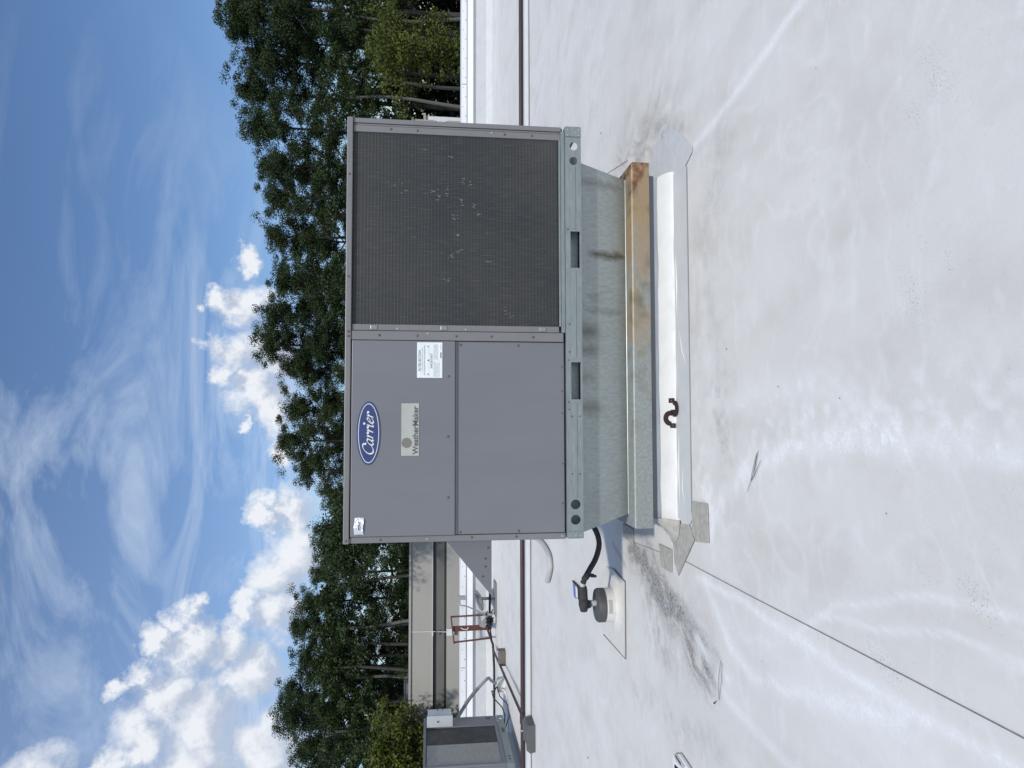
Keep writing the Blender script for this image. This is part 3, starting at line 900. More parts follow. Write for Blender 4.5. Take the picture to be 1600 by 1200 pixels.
def nib(strokes, x0, z0, sx, sz, shear, y, wmin, wmax, ang=.6):
    mb_ = MB()
    yy = y
    for st in strokes:
        if len(st) == 1:
            (x, z), = st
            cx_, cz_ = x0 + (x + shear * z) * sx, z0 + z * sz
            vv = [(cx_ + wmax * .75 * math.cos(2 * math.pi * k / 10), yy, cz_ + wmax * .75 * math.sin(2 * math.pi * k / 10)) for k in range(10)]
            mb_.add(vv, [tuple(range(10))])
            yy -= .00006
            continue
        # Catmull-Rom
        P = [Vector((x0 + (x + shear * z) * sx, z0 + z * sz)) for x, z in st]
        P = [P[0] * 2 - P[1]] + P + [P[-1] * 2 - P[-2]]
        pts = []
        for i in range(1, len(P) - 2):
            for k in range(6):
                t = k / 6
                pts.append(.5 * ((2 * P[i]) + (P[i + 1] - P[i - 1]) * t + (2 * P[i - 1] - 5 * P[i] + 4 * P[i + 1] - P[i + 2]) * t * t + (-P[i - 1] + 3 * P[i] - 3 * P[i + 1] + P[i + 2]) * t ** 3))
        pts.append(P[-2])
        vv, ff = [], []
        for i, q in enumerate(pts):
            tg = (pts[min(i + 1, len(pts) - 1)] - pts[max(i - 1, 0)]).normalized()
            nrm = Vector((-tg.y, tg.x))
            th = math.atan2(tg.y, tg.x)
            w = wmin + (wmax - wmin) * abs(math.sin(th - ang + .0)) ** 1.2
            if i in (0, len(pts) - 1): w *= .6
            vv += [(q.x + nrm.x * w / 2, yy, q.y + nrm.y * w / 2), (q.x - nrm.x * w / 2, yy, q.y - nrm.y * w / 2)]
        for i in range(len(pts) - 1):
            ff.append((2 * i, 2 * i + 1, 2 * i + 3, 2 * i + 2))
        mb_.add(vv, ff)
        yy -= .00006
    return mb_


G = {'C': ([[(1.20, 1.30), (1.12, 1.58), (.80, 1.70), (.42, 1.50), (.12, 1.0), (.08, .50), (.30, .08), (.65, -.02), (1.0, .15), (1.18, .38)], [(1.19, 1.28)]], 1.22),
     'a': ([[(.68, .86), (.48, 1.0), (.24, .86), (.06, .5), (.08, .14), (.26, .0), (.48, .18), (.66, .55)], [(.74, 1.0), (.64, .5), (.62, .12), (.74, .0), (.94, .2)]], .90),
     'r': ([[(.0, .85), (.14, 1.0), (.16, .7), (.10, .0)], [(.14, .45), (.30, .82), (.46, .98), (.58, .90)], [(.60, .86)]], .72),
     'i': ([[(.0, .85), (.14, 1.0), (.12, .5), (.10, .1), (.22, .0), (.40, .2)], [(.20, 1.48)]], .46),
     'e': ([[(.08, .48), (.40, .58), (.58, .78), (.48, 1.0), (.28, .92), (.08, .55), (.08, .16), (.28, .0), (.52, .10), (.70, .34)]], .74)}
unitw = sum(G[ch][1] for ch in 'Carrier')
cx0 = 0
tw, th = .220, .041
sx = tw / unitw
letters = thing_letters = None
for ch in 'Carrier':
    o = nib(G[ch][0], BX - tw / 2 - .004 + cx0 * sx, BZ - .024, sx, .0315, .22, -.0186, .0024, .0082).build('letter', M['white_paint'], badge)
    cx0 += G[ch][1]

# ---- WeatherMaker plate
wp = MB().box(-.671, -.398, -.0160, -.0138, 1.4035, 1.495).build('name_plate', M['plate'], unit)
MB().lathe((-.604, -.0161, 1.4665), [(.0265, 0), (.0265, -.0006)], n=32, ax='y').build('disc_emblem', M['plate_dot'], wp)
place_text('lettering', text_mesh('WeatherMaker', .040, width=.252, offset=.0009), M['ink'], wp, (-.665, -.0166, 1.4085))
# ---- filter label
lb = MB().box(-.264, -.077, -.0156, -.0138, 1.2835, 1.4155).build('filter_label', M['paper'], unit)
YL = -.0161
place_text('label_text', text_mesh('FILTER SECTION', .0165, width=.108), M['ink'], lb, (-.228, YL, 1.3965))
place_text('label_text', text_mesh('IMPORTANT', .0155, width=.078), M['ink'], lb, (-.213, YL, 1.3345))
mb = MB()
rr = random.Random(4)


def bars(x0, x1, z, h):
    x = x0
    while x < x1:
        w = rr.uniform(.003, .010)
        mb.box(x, min(x + w, x1), YL - .0002, -.0157, z, z + h)
        x += w + .0018


bars(-.235, -.108, 1.3865, .0035); bars(-.250, -.090, 1.3775, .0030); bars(-.250, -.090, 1.3730, .0030)
for k in range(4): bars(-.168, -.087, 1.3235 - k * .0058, .0026)
for k in range(5): bars(-.258, -.176 - .006 * (k % 3), 1.3235 - k * .0062, .0026)
bars(-.115, -.087, 1.2895, .003)
mb.build('label_fine_print', M['ink_light'], lb, kind='stuff')
mb = MB()
mb.box(-.262, -.079, YL, -.0157, 1.3945, 1.3952).box(-.262, -.079, YL, -.0157, 1.3485, 1.3492).box(-.262, -.079, YL, -.0157, 1.3308, 1.3315)
mb.box(-.1715, -.1708, YL, -.0157, 1.285, 1.3306).box(-.245, -.10, YL, -.0157, 1.3574, 1.3581)
mb.build('label_rules', M['ink_light'], lb)
mb = MB()
for x, s in ((-.098, 1), (-.172, 0), (-.247, -1)):
    if s == 0:
        poly = [(x - .005, 1.3525), (x + .005, 1.3530), (x, 1.3625)]
    else:
        poly = [(x + s * .005, 1.3578), (x - s * .004, 1.3615), (x - s * .004, 1.3540)]
        if s < 0: poly = poly[::-1]
    mb.prismy(poly, YL - .0004, -.0157)
mb.box(-.159, -.129, YL - .0002, -.0157, 1.2885, 1.2935)
mb.build('label_arrows', M['ink_black'], lb, kind='stuff')
# ---- foil tag
nxg, nzg = 8, 10
vs_, fs_ = [], []
for j in range(nzg):
    for i in range(nxg):
        u, v = i / (nxg - 1), j / (nzg - 1)
        x = -1.074 + .086 * u + .003 * math.sin(3 * v)
        z = 1.683 + .0475 * v + .003 * math.sin(4 * u)
        y = -.016 - .006 * (1 - v) * math.sin(math.pi * u) ** .7 - rr.uniform(0, .0012)
        vs_.append((x, y, z))
for j in range(nzg - 1):
    for i in range(nxg - 1):
        a = j * nxg + i
        fs_.append((a, a + 1, a + 1 + nxg, a + nxg))
ft = MB().add(vs_, fs_).build('foil_tag', M['foil'], unit)
mb = MB()
x = -1.052
while x < -1.012:
    w = rr.uniform(.002, .006); mb.box(x, x + w, -.0275, -.0262, 1.704 + rr.uniform(-.001, .001), 1.710); x += w + .001
mb.build('tag_print', M['ink'], ft)

# ================================================================== CURB ADAPTER (galvanised)
ca = thing('curb_adapter', (0, .7, .11), 'galvanised sheet metal transition tapering in below the large grey unit, rusty at its right end', 'curb adapter')


def ring_mesh(prof):
    """prof: list of (x0,x1,y0,y1,z) rectangles joined into a skin"""
    vs2, fs2 = [], []
    for (x0, x1, y0, y1, z) in prof:
        vs2 += [(x0, y0, z), (x1, y0, z), (x1, y1, z), (x0, y1, z)]
    for i in range(len(prof) - 1):
        for k in range(4):
            k2 = (k + 1) % 4
            fs2.append((i * 4 + k, (i + 1) * 4 + k, (i + 1) * 4 + k2, i * 4 + k2))
    return vs2, fs2


am = material('adapter_steel', (.255, .29, .288), (.38, .415, .405), scale=60, rough=.38, metal=.35, bump=.03, bscale=40, c=(.155, .148, .115), cscale=4.2, camt=.50, stretch=(1.3, 1, .22), contrast=.8)
vs2, fs2 = ring_mesh([(-1.095, .946, .042, 1.44, .5295), (-1.088, .938, .047, 1.43, .505), (-1.012, .892, .150, 1.36, .236)])
MB().add(vs2, fs2).build('tapered_duct', am, ca)
MB().tube([(-1.012, .150, .236), (.892, .150, .236)], .004, n=6).build('duct_hem', M['galv_rail'], ca)
def adapter_stains_and_tone(m):
    n, l = m.node_tree.nodes, m.node_tree.links
    p = n['Principled BSDF']
    src = p.inputs['Base Color'].links[0].from_socket
    t_ = n.new('ShaderNodeTexCoord')
    sx2 = n.new('ShaderNodeSeparateXYZ'); l.new(t_.outputs['Object'], sx2.inputs[0])
    nz_ = nd(n, 'ShaderNodeTexNoise', i_Scale=16.0, i_Detail=5.0); l.new(t_.outputs['Object'], nz_.inputs['Vector'])
    jig = mth(n, l, 'MULTIPLY_ADD', nz_.outputs['Fac'], .05, -.025)
    tot = None
    for cx_s, w_, z0_s, z1_s, a_ in ((.44, .035, .10, .36, .95), (.0, .075, .30, .50, .75), (-.10, .05, .30, .50, .6), (-.42, .06, .28, .50, .55), (.12, .03, .1, .4, .35), (-.25, .05, .33, .5, .4), (.84, .04, .1, .5, .4)):
        dx = mth(n, l, 'ABSOLUTE', mth(n, l, 'ADD', mth(n, l, 'ADD', sx2.outputs['X'], -cx_s), jig))
        fx = mth(n, l, 'MULTIPLY_ADD', dx, -1.0 / w_, 1.0, clamp=True)
        fz = mth(n, l, 'MULTIPLY', mth(n, l, 'MULTIPLY_ADD', sx2.outputs['Z'], 12.0, -12.0 * (z0_s - .03), clamp=True), mth(n, l, 'MULTIPLY_ADD', sx2.outputs['Z'], -14.0, 14.0 * (z1_s + .03), clamp=True))
        v_s = mth(n, l, 'MULTIPLY', mth(n, l, 'MULTIPLY', fx, fz), a_)
        tot = v_s if tot is None else mth(n, l, 'MAXIMUM', tot, v_s)
    # duct coloured darker towards its bottom edge
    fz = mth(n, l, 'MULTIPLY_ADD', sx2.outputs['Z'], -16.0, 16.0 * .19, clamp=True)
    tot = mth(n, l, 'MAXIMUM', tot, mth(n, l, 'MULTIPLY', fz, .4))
    mx = nd(n, 'ShaderNodeMix', data_type='RGBA')
    l.new(tot, mx.inputs['Factor']); l.new(src, mx.inputs['A']); mx.inputs['B'].default_value = (.085, .078, .055, 1)
    l.new(mx.outputs['Result'], p.inputs['Base Color'])


adapter_stains_and_tone(am)
# tray with lip; rust at the right end through a material keyed to x
tm = bpy.data.materials.new('rusting_lip')
tm.use_nodes = True
n, l = tm.node_tree.nodes, tm.node_tree.links
p = n['Principled BSDF']; p.inputs['Roughness'].default_value = .5; p.inputs['Metallic'].default_value = .15
tct = n.new('ShaderNodeTexCoord')
sx_ = n.new('ShaderNodeSeparateXYZ'); l.new(tct.outputs['Object'], sx_.inputs[0])
nz = nd(n, 'ShaderNodeTexNoise', i_Scale=5.5, i_Detail=6.0); l.new(tct.outputs['Object'], nz.inputs['Vector'])
nzf = nd(n, 'ShaderNodeTexNoise', i_Scale=60.0, i_Detail=4.0); l.new(tct.outputs['Object'], nzf.inputs['Vector'])


def tmix(f, a, b):
    x = nd(n, 'ShaderNodeMix', data_type='RGBA'); l.new(f, x.inputs['Factor'])
    for k, q in (('A', a), ('B', b)):
        if isinstance(q, tuple): x.inputs[k].default_value = (*q, 1)
        else: l.new(q, x.inputs[k])
    return x.outputs['Result']


base = tmix(mth(n, l, 'MULTIPLY_ADD', nzf.outputs['Fac'], 3, -1, clamp=True), (.225, .25, .24), (.30, .32, .305))
tanf = mth(n, l, 'ADD', mth(n, l, 'MULTIPLY_ADD', sx_.outputs['X'], 1.15, .18), mth(n, l, 'MULTIPLY_ADD', nz.outputs['Fac'], 2.6, -1.3), clamp=True)
base = tmix(mth(n, l, 'MULTIPLY', tanf, .85), base, (.33, .215, .105))
nzb = nd(n, 'ShaderNodeTexNoise', i_Scale=9.0, i_Detail=3.0, i_Roughness=.4); l.new(tct.outputs['Object'], nzb.inputs['Vector'])
olive = mth(n, l, 'MULTIPLY', mth(n, l, 'MULTIPLY_ADD', nzb.outputs['Fac'], 5, -2.6, clamp=True), mth(n, l, 'MULTIPLY_ADD', sx_.outputs['X'], 1.0, .9, clamp=True))
base = tmix(mth(n, l, 'MULTIPLY', olive, .9), base, (.155, .14, .095))
nzc = nd(n, 'ShaderNodeTexNoise', i_Scale=14.0, i_Detail=5.0); l.new(tct.outputs['Object'], nzc.inputs['Vector'])
rf = mth(n, l, 'ADD', mth(n, l, 'MULTIPLY_ADD', sx_.outputs['X'], 9.0, -7.6), mth(n, l, 'MULTIPLY_ADD', nzc.outputs['Fac'], 7.0, -3.6))
sp_ = mth(n, l, 'MULTIPLY', mth(n, l, 'MULTIPLY_ADD', nzc.outputs['Fac'], 14.0, -9.4, clamp=True), mth(n, l, 'GREATER_THAN', sx_.outputs['X'], .3))
rf = mth(n, l, 'MAXIMUM', rf, sp_, clamp=True)
base = tmix(rf, base, (.15, .048, .018))
l.new(base, p.inputs['Base Color'])
vs2, fs2 = ring_mesh([(-1.006, .885, .160, 1.35, .238), (-1.078, .957, .056, 1.45, .229), (-1.081, .962, .0505, 1.456, .222), (-1.081, .962, .0505, 1.456, .1265), (-1.076, .957, .056, 1.45, .1265), (-1.076, .957, .056, 1.45, .218)])
tray = MB().add(vs2, fs2).build('drip_tray', tm, ca)
MB().box(-1.05, .93, .09, 1.42, .1275, .20).build('inner_frame', M['galv'], ca)

# ================================================================== ROOF CURB
rc = thing('roof_curb', (0, .7, 0), 'low membrane-wrapped white curb carrying the large grey unit', 'roof curb')
MB().box(-1.035, .905, .100, 1.40, .084, .1262).build('counterflashing', M['paint'], rc, bevel=.002)
prof = [(-1.030, .895, .110, 1.39, .086), (-1.033, .899, .106, 1.395, .062), (-1.038, .903, .085, 1.415, .052), (-1.042, .904, .050, 1.44, .037), (-1.046, .902, .018, 1.465, .016), (-1.047, .898, .000, 1.475, .001), (-1.048, .897, -.004, 1.477, -.012)]
# finely divided skin so it can ripple
def skin(prof, nseg=90):
    vs3, fs3 = [], []
    for (x0, x1, y0, y1, z) in prof:
        loop = []
        for (ax_, ay_), (bx2, by2) in (((x0, y0), (x1, y0)), ((x1, y0), (x1, y1)), ((x1, y1), (x0, y1)), ((x0, y1), (x0, y0))):
            for k in range(nseg):
                t = k / nseg
                loop.append((ax_ + (bx2 - ax_) * t, ay_ + (by2 - ay_) * t, z))
        vs3 += loop
    N = nseg * 4
    for i in range(len(prof) - 1):
        for k in range(N):
            k2 = (k + 1) % N
            fs3.append((i * N + k, (i + 1) * N + k, (i + 1) * N + k2, i * N + k2))
    rs = np.random.default_rng(2)
    ph = rs.random(8) * 6
    out = []
    for i, (x, y, z) in enumerate(vs3):
        lv = i // N
        a = .0 if lv in (0, len(prof) - 1) else .006
        w = sum(math.sin(x * f_ + y * f_ * .7 + ph[j]) for j, f_ in enumerate((3, 7, 13, 23))) / 4
        out.append((x, y - a * w, z + a * w * .7))
    return out, fs3


vs3, fs3 = skin(prof)
MB().add(vs3, fs3).build('wrapped_side', M['membrane_clean'], rc, smooth=True)
# skirt lying on the roof
MB().prism([(-1.02, .005), (-1.035, -.16), (-1.0, -.205), (-.965, -.195), (.855, -.199), (.868, -.17), (.880, .03)], .0, .0035).build('skirt', M['membrane'], rc)
MB().tube([(-.965, -.1955, .0030), (.86, -.1995, .0030)], .0008, n=6).build('skirt_edge', M['seam'], rc)
MB().prism([(.82, -.03), (.87, -.195), (.90, -.275), (.93, -.28), (1.06, -.12), (1.19, .06), (1.235, .14), (1.225, .20), (1.06, .50), (.93, .50), (.875, .0)], .0, .0020).build('corner_patch', M['membrane_patch'], rc)
MB().prism([(-1.135, .09), (-1.05, .0), (-1.035, -.163), (-1.055, -.19), (-1.098, -.231), (-1.331, .010), (-1.27, .07)], .0, .0032).build('corner_patch', M['membrane_tan'], rc, label='grey-brown soiled strip of flashing running off the curb corner')
MB().prism([(-.905, -.212), (-.895, -.40), (-.905, -.409), (-1.085, -.418), (-1.105, -.26), (-1.06, -.205)], .0, .0052).build('corner_patch', M['membrane_tan'], rc, label='square tan patch in front of the curb corner')
MB().prism([(-1.215, .335), (-1.211, .115), (-1.340, .120), (-1.341, .294)], .0, .0048).build('corner_patch', M['membrane_tan'], rc, label='tan patch left of the curb')
MB().prism([(-1.21, .86), (-1.205, 1.10), (-1.30, 1.10), (-1.305, .86)], .0, .0048).build('corner_patch', M['membrane_tan'], rc)
# loose folds of the skirt sheet
for pts_, r_ in (([(.44, -.018), (.25, -.032), (.06, -.020)], .007), ([(.02, -.05), (-.12, -.10), (-.22, -.17)], .005), ([(-.55, -.03), (-.75, -.022), (-.98, -.03)], .006), ([(-.72, -.09), (-.86, -.07), (-.95, -.12)], .004)):
    MB().tube([(x, y, .002) for x, y in pts_], [.0015, r_, .0012], n=10).build('sheet_fold', M['membrane_clean'], rc, smooth=True)
# crumpled corner folds
for cx, sgn in ((-1.06, -1),):
    mb = MB()
    rs = random.Random(3)
    vv, ff = [], []
    for j in range(7):
        for i in range(9):
            a = math.pi * .5 * i / 8
            r = .018 + .020 * j
            z = .085 * (1 - j / 6) ** 1.3 + .006 + rs.uniform(-.004, .004) * (j not in (6,))
            vv.append((cx + sgn * (r * math.sin(a) * 1.0 - .03), .085 - r * math.cos(a) * .85, max(z, .0055)))
    for j in range(6):
        for i in range(8):
            a = j * 9 + i
            ff.append((a, a + 1, a + 10, a + 9))
    mb.add(vv, ff).build('corner_fold', M['membrane_tan'] if sgn < 0 else M['membrane_clean'], rc, smooth=True)

# ================================================================== PLUMBING VENT + DRAIN HOSE
pv = thing('vent_boot', (-1.82, 1.34, 0), 'round white roof vent boot with dark cap on a square flange left of the unit', 'roof vent')
MB().prism([(-2.12, 1.08), (-1.605, 1.075), (-1.58, 1.39), (-1.60, 1.60), (-1.72, 1.66), (-2.13, 1.68)], .0, .005).build('flange', M['boot'], pv)
MB().tube([(-2.14, 1.69, .003), (-2.125, 1.075, .003), (-1.60, 1.069, .003), (-1.574, 1.39, .003)], .0035, n=6).build('flange_sealant', M['seam'], pv)
MB().lathe((-1.82, 1.33, .004), [(.205, 0), (.165, .006), (.135, .014), (.122, .024), (.119, .086)], n=40).build('cone', M['boot'], pv, smooth=True)
MB().lathe((-1.82, 1.33, .0905), [(.120, 0), (.1205, .042), (.112, .056), (.03, .062)], n=40).build('cap', M['boot_cap'], pv, smooth=True)
mb = MB()
rr = random.Random(9)
for r_ in range(3):
    a = -1.85
    while a < -1.05:
        w = rr.uniform(.02, .07)
        a0, a1 = a, a + w
        z = .052 + r_ * .010
        P = [(-1.82 + .1215 * math.cos(a0), 1.33 + .1225 * math.sin(a0)), (-1.82 + .1215 * math.cos(a1), 1.33 + .1225 * math.sin(a1))]
        mb.add([(P[0][0], P[0][1], z), (P[1][0], P[1][1], z), (P[1][0], P[1][1], z + .007), (P[0][0], P[0][1], z + .007)], [(0, 1, 2, 3)])
        a += w + .012
mb.build('moulded_print', M['ink_light'], pv, kind='stuff')
MB().tube([(-1.80, 1.31, .15), (-1.80, 1.31, .21)], .021, n=14).build('stub_pipe', M['pvc'], pv, smooth=True)

dh = thing('drain_hose', (-1.80, 1.31, .2), 'black insulated condensate hose curving from the unit down to the vent boot', 'hose')
MB().tube([(-1.803, 1.308, .195), (-1.81, 1.302, .235), (-1.825, 1.295, .252)], [.027, .033, .034], n=14).build('elbow', M['insul'], dh, smooth=True)
mb = MB()
pts = [(-1.85, 1.295, .243), (-1.80, 1.29, .247), (-1.75, 1.285, .251), (-1.70, 1.28, .254), (-1.668, 1.275, .256)]
mb.tube(pts, [.026, .036, .034, .034, .027], n=12)
ins = mb.build('insulation_sleeve', M['insul'], dh, smooth=True)
MB().tube([(-1.675, 1.275, .258), (-1.64, 1.27, .252)], .020, n=12).build('reducer', M['pvc'], dh, smooth=True)
path = [(-1.645, 1.27, .253), (-1.60, 1.255, .238), (-1.54, 1.24, .208), (-1.47, 1.225, .172), (-1.38, 1.21, .150), (-1.31, 1.20, .158), (-1.24, 1.19, .19), (-1.15, 1.18, .25), (-1.08, 1.17, .34)]
sm = []
for i in range(len(path) - 1):
    for k in range(4):
        t = k / 4
        P0 = Vector(path[max(i - 1, 0)]); P1 = Vector(path[i]); P2 = Vector(path[i + 1]); P3 = Vector(path[min(i + 2, len(path) - 1)])
        sm.append(.5 * ((2 * P1) + (P2 - P0) * t + (2 * P0 - 5 * P1 + 4 * P2 - P3) * t * t + (-P0 + 3 * P1 - 3 * P2 + P3) * t ** 3))
sm.append(Vector(path[-1]))
MB().tube(sm, [.022] + [.0195] * (len(sm) - 1), n=12).build('hose', M['black'], dh, smooth=True)
MB().tube([(-1.618, 1.26, .262), (-1.60, 1.255, .235), (-1.585, 1.25, .205), (-1.588, 1.24, .18)], [.012, .026, .012, .010], n=8).build('tape_end', M['black'], dh)
MB().box(-1.60, -1.585, 1.225, 1.245, .165, .205).build('zip_tie', M['black'], dh)

# ================================================================== SMALL THINGS ON THE NEAR ROOF
t = thing('pipe_strap', (-.44, -.04, .02), 'rusty S-shaped pair of pipe straps lying on the curb skirt', 'pipe strap')
# pieces follow the sloping skirt/cant surface
def strap_surface(x, s):      # s: metres "up" in the picture plane across the curb slope
    y = .02 + s
    z = .008 + max(0, min(.05, (y - .0) * .45))
    return (x, y, z)


def strap_arc(cx, s0, r, a0, a1, n=14, w=.024):
    vv, ff = [], []
    for i in range(n + 1):
        a = a0 + (a1 - a0) * i / n
        for rr_ in (r - w / 2, r + w / 2):
            q = strap_surface(cx + rr_ * math.cos(a), s0 + rr_ * 1.15 * math.sin(a))
            vv.append((q[0], q[1], q[2] + .0035)); vv.append((q[0], q[1], q[2] + .0105))
    for i in range(n):
        a, b = i * 4, (i + 1) * 4
        ff += [(a + 1, b + 1, b + 3, a + 3), (a, a + 2, b + 2, b), (a, b, b + 1, a + 1), (a + 2, a + 3, b + 3, b + 2)]
    ff += [(0, 1, 3, 2), (n * 4, n * 4 + 2, n * 4 + 3, n * 4 + 1)]
    return vv, ff


b1 = MB(); v_, f_ = strap_arc(-.425, -.012, .033, math.pi, 2 * math.pi); b1.add(v_, f_)
b1.build('strap', M['rust_strap'], t)
b2 = MB(); v_, f_ = strap_arc(-.478, .008, .030, 0, math.pi); b2.add(v_, f_)
b2.build('strap', M['rust_strap'], t)


def lug(cx, s0, w=.026):
    out = []
    hole = circle(0, 0, .0042, 8)
    vv, ff = [], []
    n8 = 8
    sq = [(w / 2, 0), (w / 2, w / 2), (0, w / 2), (-w / 2, w / 2), (-w / 2, 0), (-w / 2, -w / 2), (0, -w / 2), (w / 2, -w / 2)]
    for zoff in (.003, .0075):
        for (x, s_) in sq + hole:
            q = strap_surface(cx + x, s0 + s_ * 1.25)
            vv.append((q[0], q[1], q[2] + zoff))
    for k in range(8):
        k2 = (k + 1) % 8
        ff += [(16 + k, 16 + k2, 24 + k2, 24 + k), (k, 8 + k, 8 + k2, k2), (k, k2, 16 + k2, 16 + k), (8 + k, 24 + k, 24 + k2, 8 + k2)]
    return vv, ff


for cx, s0 in ((-.380, .004), (-.450, .008), (-.444, -.010), (-.518, -.004)):
    b = MB(); v_, f_ = lug(cx, s0); b.add(v_, f_)
    b.build('lug', M['rust_strap'], t)

for nm, lab, seqs in (('pine_needles', 'small bundle of dry pine needles on the roof in front of the curb strap',
                       [((-.615, -.955), (-.70, -.925), (-.795, -.845)), ((-.655, -.975), (-.72, -.925), (-.75, -.88)), ((-.635, -.935), (-.71, -.905), (-.745, -.88)), ((-.625, -.945), (-.68, -.93), (-.735, -.895))]),
                      ('pine_needles', 'thin folded pair of pine needles near the dropped screw',
                       [((-1.604, -.536), (-1.70, -.515), (-1.796, -.506)), ((-1.611, -.552), (-1.70, -.548), (-1.796, -.507))])):
    t = thing(nm, (*seqs[0][0], 0), lab, 'pine needles', 'fallen pine needles')
    for q in seqs:
        MB().tube([(q[0][0], q[0][1], .003), (q[1][0], q[1][1], .007), (q[2][0], q[2][1], .002)], [.0008, .0011, .0006], n=5).build('needle', M['needle'], t)
t = thing('screw', (-1.82, -.46, 0), 'small dark screw dropped on the roof below the needles', 'screw')
MB().tube([(-1.812, -.475, .004), (-1.828, -.455, .003)], .0022, n=6).build('shank', M['screw'], t)
MB().tube([(-1.828, -.455, .0035), (-1.831, -.451, .0035)], .0045, n=8).build('head', M['screw'], t)
for i, (x, y, s_) in enumerate(((-.164, -.656, .006), (-.419, -1.541, .004), (.749, -1.451, .004), (-.77, -1.764, .004), (-3.338, 2.274, .012), (1.80, 1.64, .010), (-.36, -1.13, .005))):
    labs = ['dark crumb of debris just in front of the curb skirt', 'tiny dark speck of debris on the near roof below the scuff', 'lone dark speck on the clean roof right of the unit',
            'tiny speck beside the pale scuff track', 'dark leaf scrap on the roof far left', 'dark scrap on the roof right of the coil', 'little curled brown scrap between skirt and scuffs']
    o = MB().tube([(x - s_ * .7, y - s_ * .3, .0005), (x, y + s_ * .1, s_ * .3), (x + s_ * .6, y + s_ * .5, .0005)], [s_ * .12, s_ * .3, s_ * .1], n=5).build('debris', M['needle'])
    tag(o, labs[i], 'debris', 'scraps scattered on the roof')
t = thing('litter', (-2.06, 2.66, 0), 'blue and white scrap of packaging with a black edge by the vent', 'litter')
MB().prism([(-1.995, 2.84), (-2.12, 2.80), (-2.115, 2.70), (-1.995, 2.73)], .002, .006).build('wrapper', M['blue'], t)
MB().prism([(-2.005, 2.728), (-2.10, 2.705), (-2.095, 2.64), (-2.005, 2.65)], .002, .006).build('paper', M['paper'], t)
MB().tube([(-1.985, 2.83, .006), (-1.975, 2.60, .012), (-2.0, 2.575, .010), (-2.09, 2.58, .006)], .009, n=6).build('dark_edge', M['black'], t)

# framed card at the picture's corner
t = thing('framed_device', (-2.36, -.02, 0), 'white-framed device with a dark screen leaning into the lower left corner', 'device')
dev = Matrix.Translation((-2.272, -.004, 0)) @ Matrix.Rotation(R_(0), 4, 'Z')


def devpt(u, v, w):   # u along its top edge to the left-front, v back-left, w thickness up
    return (-2.30 + .036 * (u) - .02 * v, .085 - .21 * u - .055 * v - 0, .012 + w - .0)


def quad_box(P, z0, z1):
    return MB().prism([(x, y) for x, y in P], z0, z1)


A_, B_ = Vector((-2.319, .099)), Vector((-2.268, -.002))
C_ = Vector((-2.282, -.20)); dirn = (C_ - B_)
D_ = A_ + dirn * 1.0 + Vector((-.12, .02))
quad_box([(-2.319, .10), (-2.268, .0), (-2.285, -.26), (-2.62, -.30), (-2.56, .085)], .001, .020).build('frame', M['white_metal'], t, bevel=.003)
quad_box([(-2.306, .080), (-2.277, .012), (-2.287, -.10), (-2.318, -.06), (-2.322, .04)], .0205, .0225).build('title_strip', M['pvc'], t)
quad_box([(-2.352, .060), (-2.338, -.05), (-2.36, -.25), (-2.56, -.27), (-2.52, .055)], .0205, .023).build('screen', M['void'], t)
mb = MB()
for k in range(5):
    y0_ = .04 - k * .017
    mb.prism([(-2.304 - k * .0016, y0_), (-2.290 - k * .0016, y0_), (-2.290 - k * .0016, y0_ - .013), (-2.304 - k * .0016, y0_ - .013)], .0227, .0234)
mb.build('title_print', M['ink_black'], t, kind='stuff')

# grey drain pipe stub lying behind the unit
t = thing('pvc_elbow', (-2.0, 4.8, 0), 'grey plastic pipe curling out onto the roof from the divider', 'pipe')
path = [(-2.0, 5.58, .05), (-1.985, 5.40, .045), (-1.93, 4.95, .032), (-1.915, 4.45, .030), (-1.96, 4.05, .030), (-2.05, 3.93, .030), (-2.15, 3.99, .030), (-2.275, 4.14, .030)]
sm = []
for i in range(len(path) - 1):
    for k in range(5):
        t_ = k / 5
        P0 = Vector(path[max(i - 1, 0)]); P1 = Vector(path[i]); P2 = Vector(path[i + 1]); P3 = Vector(path[min(i + 2, len(path) - 1)])
        sm.append(.5 * ((2 * P1) + (P2 - P0) * t_ + (2 * P0 - 5 * P1 + 4 * P2 - P3) * t_ * t_ + (-P0 + 3 * P1 - 3 * P2 + P3) * t_ ** 3))
sm.append(Vector(path[-1]))
MB().tube(sm, .027, n=12).build('pipe', M['pvc'], t, smooth=True)
MB().tube([(-1.985, 5.44, .046), (-1.96, 5.25, .04)], .036, n=12).build('coupling', M['pvc'], t, smooth=True)

# ================================================================== GAS PIPING
gp = thing('gas_pipe', (0, 5.75, .1), 'long straight brown gas pipe running along the white roof divider', 'pipe')
MB().tube([(-14, 5.75, .098), (14, 5.75, .098)], .0285, n=14).build('pipe', M['pipe'], gp, smooth=True)
for x in (-4.42, 6.2):
    MB().tube([(x - .07, 5.75, .098), (x + .07, 5.75, .098)], .038, n=14).build('coupling', M['pipe'], gp, smooth=True)
MB().tube([(-4.585, 5.75, .098), (-4.565, 5.75, .098)], .0325, n=14).build('clamp', M['rivet'], gp, smooth=True)
t = thing('branch_pipe', (-4.6, 8, .1), 'thin dark branch pipe running away from the long pipe towards the parapet', 'pipe')
MB().tube([(-4.40, 5.78, .10), (-4.86, 9.85, .10), (-4.90, 10.25, .09)], .020, n=10).build('pipe', M['pipe'], t, smooth=True)
t = thing('branch_pipe', (-6.0, 10.3, .1), 'thin dark pipe on the far roof reaching the smaller unit', 'pipe')
